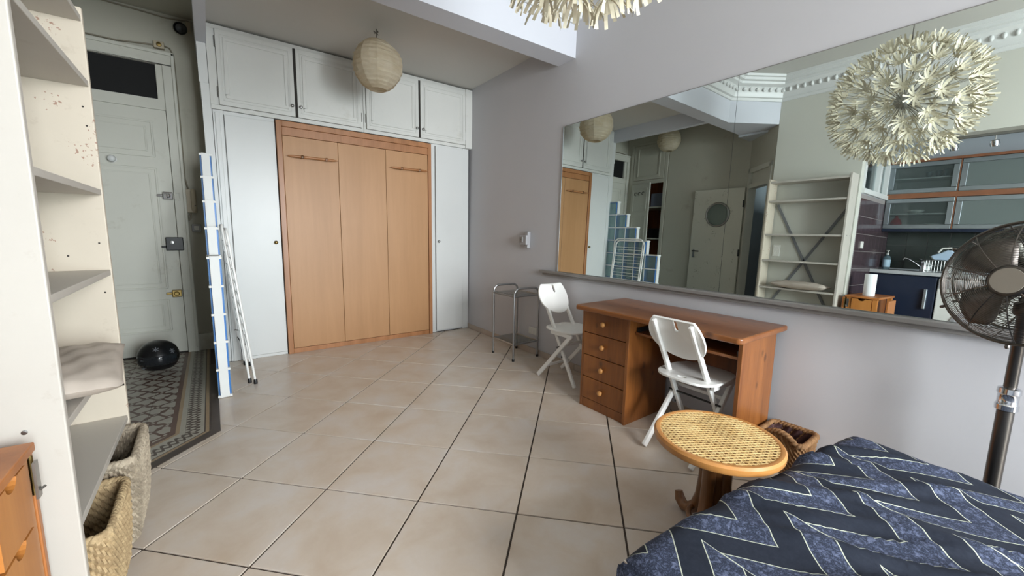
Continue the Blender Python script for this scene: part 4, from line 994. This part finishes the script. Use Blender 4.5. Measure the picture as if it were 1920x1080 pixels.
# ------------------------------------------------------------------ bed
def bed():
    rot = -.115; fr_ = Vector((2.275, .470, 0)); ex = Vector((math.cos(rot), math.sin(rot), 0)); ey = Vector((-math.sin(rot), math.cos(rot), 0))
    Wd, Ln, Hh = 1.46, 1.92, .408
    t = thing('bed', 'low bed under a navy chevron bedspread with pale zigzag lines', 'bed', (0, 0, 0))
    nx, ny = 110, 130; r = .075
    org = fr_-ex*Wd-ey*Ln; t.location = org; t.rotation_euler = (0, 0, rot)
    def prof(s, L):   # distance along cloth measured from edge: returns (offset outward position, drop)
        return 0
    ext = .36; vs = []
    us = [-ext+(Wd+2*ext)*i/nx for i in range(nx+1)]; vv = [-ext+(Ln+2*ext)*j/ny for j in range(ny+1)]
    def ax(u, L):
        if u < r: s = r-u; sg = -1; e = 0
        elif u > L-r: s = u-(L-r); sg = 1; e = L
        else: return u, 0.
        arcL = r*math.pi/2
        if s < arcL: a = s/r; p = r*math.sin(a); d = r*(1-math.cos(a))
        else: p = r+.02*(s-arcL)/.3; d = r+(s-arcL)
        return ((r-p) if sg < 0 else (L-r+p)), d
    rr = random.Random(5)
    folds = [(rr.uniform(.5, 1.25), rr.uniform(1.1, 1.9), rr.uniform(-1.2, -.5), rr.uniform(.15, .4), rr.uniform(.008, .016), rr.uniform(.02, .04)) for _ in range(26)]
    for j in range(ny+1):
        for i in range(nx+1):
            x, d1_ = ax(us[i], Wd); y, d2_ = ax(vv[j], Ln); d = max(d1_, d2_) if min(d1_, d2_) < r else math.hypot(d1_, d2_)*.9
            z = Hh-min(d, Hh-.03)
            w = 0
            if d < .05:
                w = .006*math.sin(5*x+3*y)+.003*math.sin(17*x-9*y+1)
                for fx, fy, fa, fl_, fh, fw_ in folds:
                    dx, dy = x-fx, y-fy; a_ = dx*math.cos(fa)+dy*math.sin(fa); b_ = -dx*math.sin(fa)+dy*math.cos(fa)
                    w += fh*math.exp(-(b_/fw_)**2-(a_/fl_)**2)*math.cos(b_/fw_*1.3)
                ed = min(us[i], Wd-us[i], vv[j], Ln-vv[j]); w -= .012*max(0, 1-ed/.25)
            else:
                w = 0; k = .010*math.sin(14*(us[i]+vv[j]*1.1))*min(1, (d-.05)/.15)
                if d1_ > d2_: x += k*(1 if us[i] > Wd/2 else -1)
                else: y += k*(1 if vv[j] > Ln/2 else -1)
            kx = (.15-x) if x < .15 else (x-(Wd-.15) if x > Wd-.15 else 0); ky = (.15-y) if y < .15 else (y-(Ln-.15) if y > Ln-.15 else 0)
            if kx > 0 and ky > 0:
                q_ = max(kx, ky)/math.hypot(kx, ky); q_ = .6+.4*q_
                x += (1-q_)*kx*(1 if x < .5 else -1); y += (1-q_)*ky*(1 if y < .5 else -1)
            vs.append((x, y, z+w))
    fs = [(j*(nx+1)+i, j*(nx+1)+i+1, (j+1)*(nx+1)+i+1, (j+1)*(nx+1)+i) for j in range(ny) for i in range(nx)]
    lo = MB().add(vs, fs); me = lo.mesh('bedspread', smooth=80); o = bpy.data.objects.new('bedspread', me); C.objects.link(o); me.materials.append(M['bed']); o.parent = t
    mt_ = MB().box(.03, Wd-.03, .03, Ln-.03,   .16, .365); me = mt_.mesh('mattress'); o = bpy.data.objects.new('mattress', me); C.objects.link(o); me.materials.append(M['fabric']); o.parent = t
    for x in (.06, Wd-.11):
        for y in (.06, Ln-.11):
            me = MB().box(x, x+.05, y, y+.05, 0, .18).mesh('leg'); o = bpy.data.objects.new('leg', me); C.objects.link(o); me.materials.append(M['dark_leg']); o.parent = t
bed()

# ------------------------------------------------------------------ standing fan
def fan():
    base = Vector((2.435, .040, 0)); t = thing('standing_fan', 'gunmetal standing fan with wire cage beside the bed', 'fan', base)
    MB().lathe([(.17, 0), (.175, .012), (.165, .03), (.06, .045), (.03, .07), (.024, .09)], 32, base).build('base', M['fanm'], t, smooth=50)
    MB().lathe([(.0235, .06), (.0235, .62)], 16, base).build('lower_pole', M['fanm'], t, smooth=60)
    MB().lathe([(.024, .60), (.031, .605), (.032, .625), (.028, .63), (.028, .665), (.032, .67), (.031, .69), (.02, .695)], 20, base).build('height_collar', M['chrome'], t, smooth=40)
    MB().lathe([(.018, .65), (.018, .97), (.03, .98), (.03, 1.02), (.015, 1.03)], 16, base).build('upper_pole', M['fanm'], t, smooth=60)
    hc = Vector((2.435-.05, .040+.018, 1.100)); az = math.radians(180-22); el = math.radians(7)
    ax = Vector((math.cos(az)*math.cos(el), math.sin(az)*math.cos(el), math.sin(el))); s1 = ax.cross(Vector((0, 0, 1))).normalized(); s2 = s1.cross(ax)
    Pp = lambda r, a, h: hc+(s1*math.cos(a)+s2*math.sin(a))*r+ax*h
    Rg = .228
    def dome(r, front): # depth of the cage wall at radius r
        k = r/Rg; return (.075*(1-k**3.2)+.0) if front else (-.085*(1-k**3.5))
    for front in (True, False):
        gme = MB()
        nr = 27 if front else 15
        for i in range(nr):
            r = .058+(Rg-.058)*(i+.5)/nr; gme.tube([Pp(r, 2*math.pi*j/56, dome(r, front)) for j in range(56)], .001, 4, True)
        g_ = gme.build('front_guard' if front else 'rear_guard', M['fanm'], t, smooth=80)
        for k in range(10 if front else 12):
            a = 2*math.pi*k/(10 if front else 12)+.2
            MB().tube([Pp(r, a, dome(r, front)+(.002 if front else -.002)) for r in [.05+(Rg-.05)*q/8 for q in range(9)]], .0021, 5).build('spoke', M['fanm'], g_, smooth=60)
    MB().tube([Pp(Rg, 2*math.pi*j/64, 0) for j in range(64)], .0055, 8, True).build('guard_ring', M['fanm'], t, smooth=80)
    for k in range(6):
        a = 2*math.pi*k/6+.5; MB().lathe([(.006, 0), (.007, .01), (.004, .016)], 8, Pp(Rg+.004, a, 0), (Pp(1, a, 0)-Pp(0, a, 0))).build('guard_clip', M['fanm'], t)
    cap = MB().lathe([(.055, .0), (.058, .008), (.052, .016), (.048, .017)], 28, hc+ax*.068, ax).build('front_cap', M['fanm'], t, smooth=30)
    MB().lathe([(.047, 0), (.046, .003)], 28, hc+ax*.0835, ax).build('badge_plate', paint('pale_badge', '#a69f93', .45, .04), cap)
    MB().lathe([(.03, -.03), (.032, .03), (.02, .04)], 18, hc, ax).build('hub', M['fanm'], t, smooth=40)
    for k in range(4):
        a0 = 2*math.pi*k/4+.75; vs = []; n = 9
        for i in range(n):
            r = .028+.172*i/(n-1); w = .30+.55*math.sin(min(1, i/(n-1)*1.15)*math.pi*.62) ; w *= 1-.55*max(0, (i/(n-1)-.8)/.2)**2
            for s in (-1, -.33, .33, 1):
                vs.append(Pp(r, a0+s*w*.62, .022*s*(-1)))
        fs = [(i*4+j, i*4+j+1, (i+1)*4+j+1, (i+1)*4+j) for i in range(n-1) for j in range(3)]
        o = MB().add(vs, fs).build('blade', M['fanm'], t, smooth=60); sm = o.modifiers.new('s', 'SOLIDIFY'); sm.thickness = .0016
    MB().lathe([(.02, -.20), (.05, -.195), (.058, -.17), (.06, -.10), (.05, -.075), (.03, -.07)], 24, hc, ax).build('motor_housing', M['black'], t, smooth=40)
    p0 = hc-ax*.13; MB().bar(p0, base+Vector((0, 0, 1.01)), .035, .035).build('tilt_joint', M['fanm'], t, .004)
fan()

# ------------------------------------------------------------------ kitchen alcove (seen in the mirror)
ks = struct(MB().box(-1.9, -.66, 1.4665, 1.4705, .02, 1.865).build('trim_3', M['kgrout']), 'burgundy tiled side wall of the kitchen alcove')
x = -.665; col = 0
while x > -1.88:
    x0 = max(-1.898, x-.150)
    for r_ in range(10):
        z0 = .02+r_*.2
        if z0+.196 > 1.99: continue
        z1 = min(1.862, z0+.196)
        if z1 > z0+.02: MB().box(x0+.002, x-.002, 1.4605, 1.4685, z0+.002, z1).build('tile', M['burg'], ks, .001)
    x = x0
kb = struct(MB().box(-1.9025, -1.8985, -.6, 1.46, 1.03, 1.52).build('trim_4', M['kgrout']), 'dark tiled splashback behind the worktop')
y = 1.46
while y > -.5:
    for z0, z1 in ((1.032, 1.125), (1.127, 1.325), (1.327, 1.52)): MB().box(-1.9, -1.892, y-.188, y-.002, z0, z1).build('tile', M['gtile'], kb, .001)
    y -= .19
# interior window above the burgundy tiles
w = MB()
for x0, x1 in ((-.70, -.645), (-1.27, -1.21), (-1.60, -1.55)): w.box(x0, x1, 1.455, 1.55, 1.87, 2.35)
w.box(-1.60, -.645, 1.44, 1.55, 1.87, 1.925).box(-1.60, -.645, 1.455, 1.55, 2.29, 2.35)
wo = struct(w.build('window_1', M['white'], bevel=.004), 'white framed interior window above the kitchen tiles')
for x0, x1 in ((-1.21, -.70), (-1.55, -1.27)): MB().box(x0, x1, 1.50, 1.505, 1.925, 2.29).build('pane', M['pane'], wo)

def glass_unit(y0, y1, z0, z1, label, frost, things_inside):
    t = thing('kitchen_wall_cabinet', label, 'cabinet', (-1.73, (y0+y1)/2, z0), 'glass fronted kitchen wall cabinets')
    b = MB().box(-1.885, -1.60, y0, y0+.016, z0, z1).box(-1.885, -1.60, y1-.016, y1, z0, z1).box(-1.885, -1.60, y0, y1, z0, z0+.016).box(-1.885, -1.60, y0, y1, z1-.016, z1).box(-1.885, -1.875, y0, y1, z0, z1)
    b.build('carcass', M['white'], t)
    d = ring(MB(), 0, 1, 0, 1, .1, 0, 1); d = MB()
    w = .05
    for a, b_, c_, e in ((y0, y1, z0, z0+w), (y0, y1, z1-w, z1), (y0, y0+w, z0+w, z1-w), (y1-w, y1, z0+w, z1-w)): d.box(-1.598, -1.575, a+.003 if a == y0 else a, b_-.003 if b_ == y1 else b_, c_+.002, e-.002)
    do = d.build('door_frame', M['alu'], t, .002)
    MB().box(-1.590, -1.586, y0+w, y1-w, z0+w, z1-w).build('door_glass', frost, do)
    MB().box(-1.875, -1.62, y0+.016, y1-.016, (z0+z1)/2-.008, (z0+z1)/2+.006).build('shelf', M['white'], t)
    return t
glass_unit(.864, 1.456, 1.945, 2.302, 'upper glass-fronted kitchen cabinet next to the interior window', M['cglass'], 0)
glass_unit(.864, 1.456, 1.520, 1.880, 'lower glass-fronted kitchen cabinet holding a red pot', M['cglass'], 0)
glass_unit(.26, .852, 1.945, 2.302, 'upper frosted glass kitchen cabinet under the spotlights', M['frost'], 0)
glass_unit(.26, .852, 1.520, 1.880, 'lower frosted glass kitchen cabinet behind the standing fan', M['frost'], 0)
t = thing('cabinet_surround', 'brown wood surround strips between the kitchen wall cabinets', 'trim board', (-1.73, .85, 1.5))
for z0, z1 in ((1.884, 1.941), (2.306, 2.335)): MB().box(-1.89, -1.572, .1, 1.457, z0, z1).build('strip', M['kfront'], t)
MB().box(-1.89, -1.58, .8535, .8625, 1.52, 2.304).build('divider', M['kfront'], t); MB().box(-1.89, -1.575, .1, 1.457, 1.485, 1.517).build('light_pelmet', M['navy'], t)
tag(MB().lathe([(.045, 0), (.055, .02), (.055, .06), (.04, .10), (.02, .12), (.012, .14), (.016, .145), (.004, .155)], 20, (-1.70, 1.36, 1.537)).build('red_pot', M['red'], smooth=50), 'red pot inside the lower kitchen cabinet', 'pot')
for i, (y, z, h, r_) in enumerate(((1.2, 1.702, .05, .08), (1.02, 1.537, .05, .09), (1.05, 2.131, .08, .03), (.98, 2.131, .09, .03), (1.13, 2.131, .07, .03))):
    tag(MB().lathe([(.6*r_, 0), (r_, h*.7), (r_, h), (r_*.9, h), (.5*r_, .01)], 18, (-1.72, y, z)).build('bowl' if r_ > .05 else 'drinking_glass', M['plast'] if r_ > .05 else M['bottle'], smooth=50),
        ['white bowl on the shelf of the lower kitchen cabinet', 'white bowl at the bottom of the lower kitchen cabinet', 'middle drinking glass in the upper kitchen cabinet', 'drinking glass nearest the frosted door in the upper kitchen cabinet', 'drinking glass nearest the window in the upper kitchen cabinet'][i], 'bowl' if r_ > .05 else 'glass', 'dishes in the kitchen cabinets')
t = thing('kitchen_worktop', 'dark kitchen worktop with pale front edge', 'worktop', (-1.6, .5, .96))
MB().box(-1.89, -1.335, -.6, 1.459, .975, 1.012).build('slab', M['worktop_d'], t); MB().box(-1.337, -1.325, -.6, 1.459, .972, 1.014).build('front_edge', M['worktop'], t, .003)
t = thing('kitchen_base_cabinet', 'dark blue kitchen base cabinet with steel bar handle', 'cabinet', (-1.6, 1.15, 0))
MB().box(-1.88, -1.37, .865, 1.455, .1, .97).build('body', M['navy'], t); MB().box(-1.86, -1.42, .865, 1.455, 0, .1).build('plinth', M['black'], t)
d = MB().box(-1.37, -1.35, .868, 1.452, .11, .955).build('door', M['navy'], t, .003)
MB().box(-1.35, -1.315, .925, .955, .59, .82).build('handle', M['alu'], d, .006)
t = thing('white_appliance', 'white undercounter appliance next to the dark base cabinet', 'appliance', (-1.6, .55, 0))
MB().box(-1.88, -1.36, .262, .855, .01, .95).build('body', M['plast'], t, .008); MB().box(-1.36, -1.352, .27, .847, .84, .94).build('control_panel', M['greyp'], t, .002)
MB().lathe([(.16, 0), (.165, .012), (.13, .02), (.12, .008)], 28, (-1.36, .56, .45), (1, 0, 0)).build('porthole_door', M['greyp'], t, smooth=40)
t = thing('kitchen_tap', 'chrome mixer tap on the kitchen worktop', 'tap', (-1.75, 1.06, 1.012))
MB().lathe([(.03, 0), (.03, .05), (.026, .09), (.03, .1), (.024, .125)], 16, (-1.75, 1.06, 1.012)).build('body', M['chrome'], t, smooth=40)
MB().tube([(-1.75, 1.075, 1.05), (-1.72, 1.13, 1.11), (-1.70, 1.19, 1.155), (-1.69, 1.225, 1.165), (-1.69, 1.235, 1.145)], .011, 8).build('spout', M['chrome'], t, smooth=60)
MB().bar((-1.75, 1.06, 1.14), (-1.70, 1.10, 1.165), .016, .008).build('lever', M['chrome'], t, .002)
t = thing('soap_bottle', 'clear pump soap bottle beside the burgundy tiles', 'bottle', (-1.72, 1.395, 1.012))
MB().lathe([(.036, 0), (.038, .01), (.038, .14), (.028, .165), (.012, .175), (.012, .185)], 18, (-1.72, 1.395, 1.012)).build('body', M['bottle'], t, smooth=45)
MB().lathe([(.0385, .03), (.0388, .032), (.0388, .12), (.0385, .122)], 18, (-1.72, 1.395, 1.012)).build('label', paint('soap_label', '#a9c4d6', .5), t, smooth=45)
MB().lathe([(.014, .185), (.014, .20), (.005, .202), (.005, .23), (.016, .232), (.016, .242)], 12, (-1.72, 1.395, 1.012)).bar((-1.72, 1.395, 1.25), (-1.685, 1.38, 1.248), .01, .008).build('pump', M['plast'], t)
t = thing('dish_rack', 'wire dish rack on the kitchen worktop next to the tap', 'dish rack', (-1.62, .93, 1.012))
for i in range(7): MB().tube([(-1.75+i*.04, 1.0, 1.016), (-1.75+i*.04, 1.0, 1.15), (-1.75+i*.04, .82, 1.15), (-1.75+i*.04, .82, 1.016)], .003, 5).build('wire_loop', M['steel'], t)
for z in (1.03, 1.09, 1.15):
    MB().tube([(-1.76, 1.003, z), (-1.50, 1.003, z), (-1.50, .817, z), (-1.76, .817, z)], .0035, 5, True).build('side_wire', M['steel'], t)
for i in range(8): MB().tube([(-1.50, 1.0-.025*i, 1.018), (-1.50, 1.0-.025*i, 1.15)], .0025, 5).build('front_wire', M['steel'], t)
t = thing('kitchen_utensil', 'pale blue pointed utensil propped on the dish rack', 'utensil', (-1.6, .9, 1.16))
MB().prism([(.80, 1.155), (.95, 1.155), (.985, 1.20), (.965, 1.215), (.90, 1.245), (.86, 1.275), (.82, 1.275), (.795, 1.24)], -1.64, -1.58, 'x').build('body', paint('pale_blue_plastic', '#aec3d8', .3), t, .012)
MB().prism([(.80, 1.153), (.955, 1.153), (.992, 1.20), (.985, 1.203), (.945, 1.160), (.80, 1.160)], -1.655, -1.565, 'x').build('base_plate', M['chrome'], t)
MB().tube([(-1.61, .81, 1.275), (-1.61, .83, 1.30), (-1.61, .90, 1.295), (-1.61, .93, 1.245)], .011, 8).build('handle', M['plast'], t, smooth=60)
t = thing('wall_outlet', 'white socket on the burgundy kitchen tiles', 'socket', (-.87, 1.46, 1.25))
MB().box(-.91, -.83, 1.448, 1.4605, 1.255, 1.335).build('plate', M['plast'], t, .003); MB().lathe([(.024, -.002), (.024, .003), (.020, .003), (.018, .0008)], 16, (-.87, 1.448, 1.295), (0, -1, 0)).build('socket_well', M['plast'], t, smooth=30)
t = thing('spotlight_track', 'ceiling track with small chrome spotlights over the kitchen', 'lamp', (-.72, .4, 2.25))
MB().box(-.735, -.705, -.3, 1.0, 2.345, 2.369).build('track', M['steel'], t, .003)
for y in (.81, .55, .25):
    h = MB().lathe([(.006, 0), (.006, .06)], 8, (-.72, y, 2.29)).build('stem', M['steel'], t)
    MB().lathe([(.015, .03), (.03, .025), (.034, -.005), (.03, -.03), (.026, -.025), (.01, -.01)], 16, (-.72, y, 2.275), (.3, .1, 1)).build('spot_head', M['chrome'], h, smooth=40)
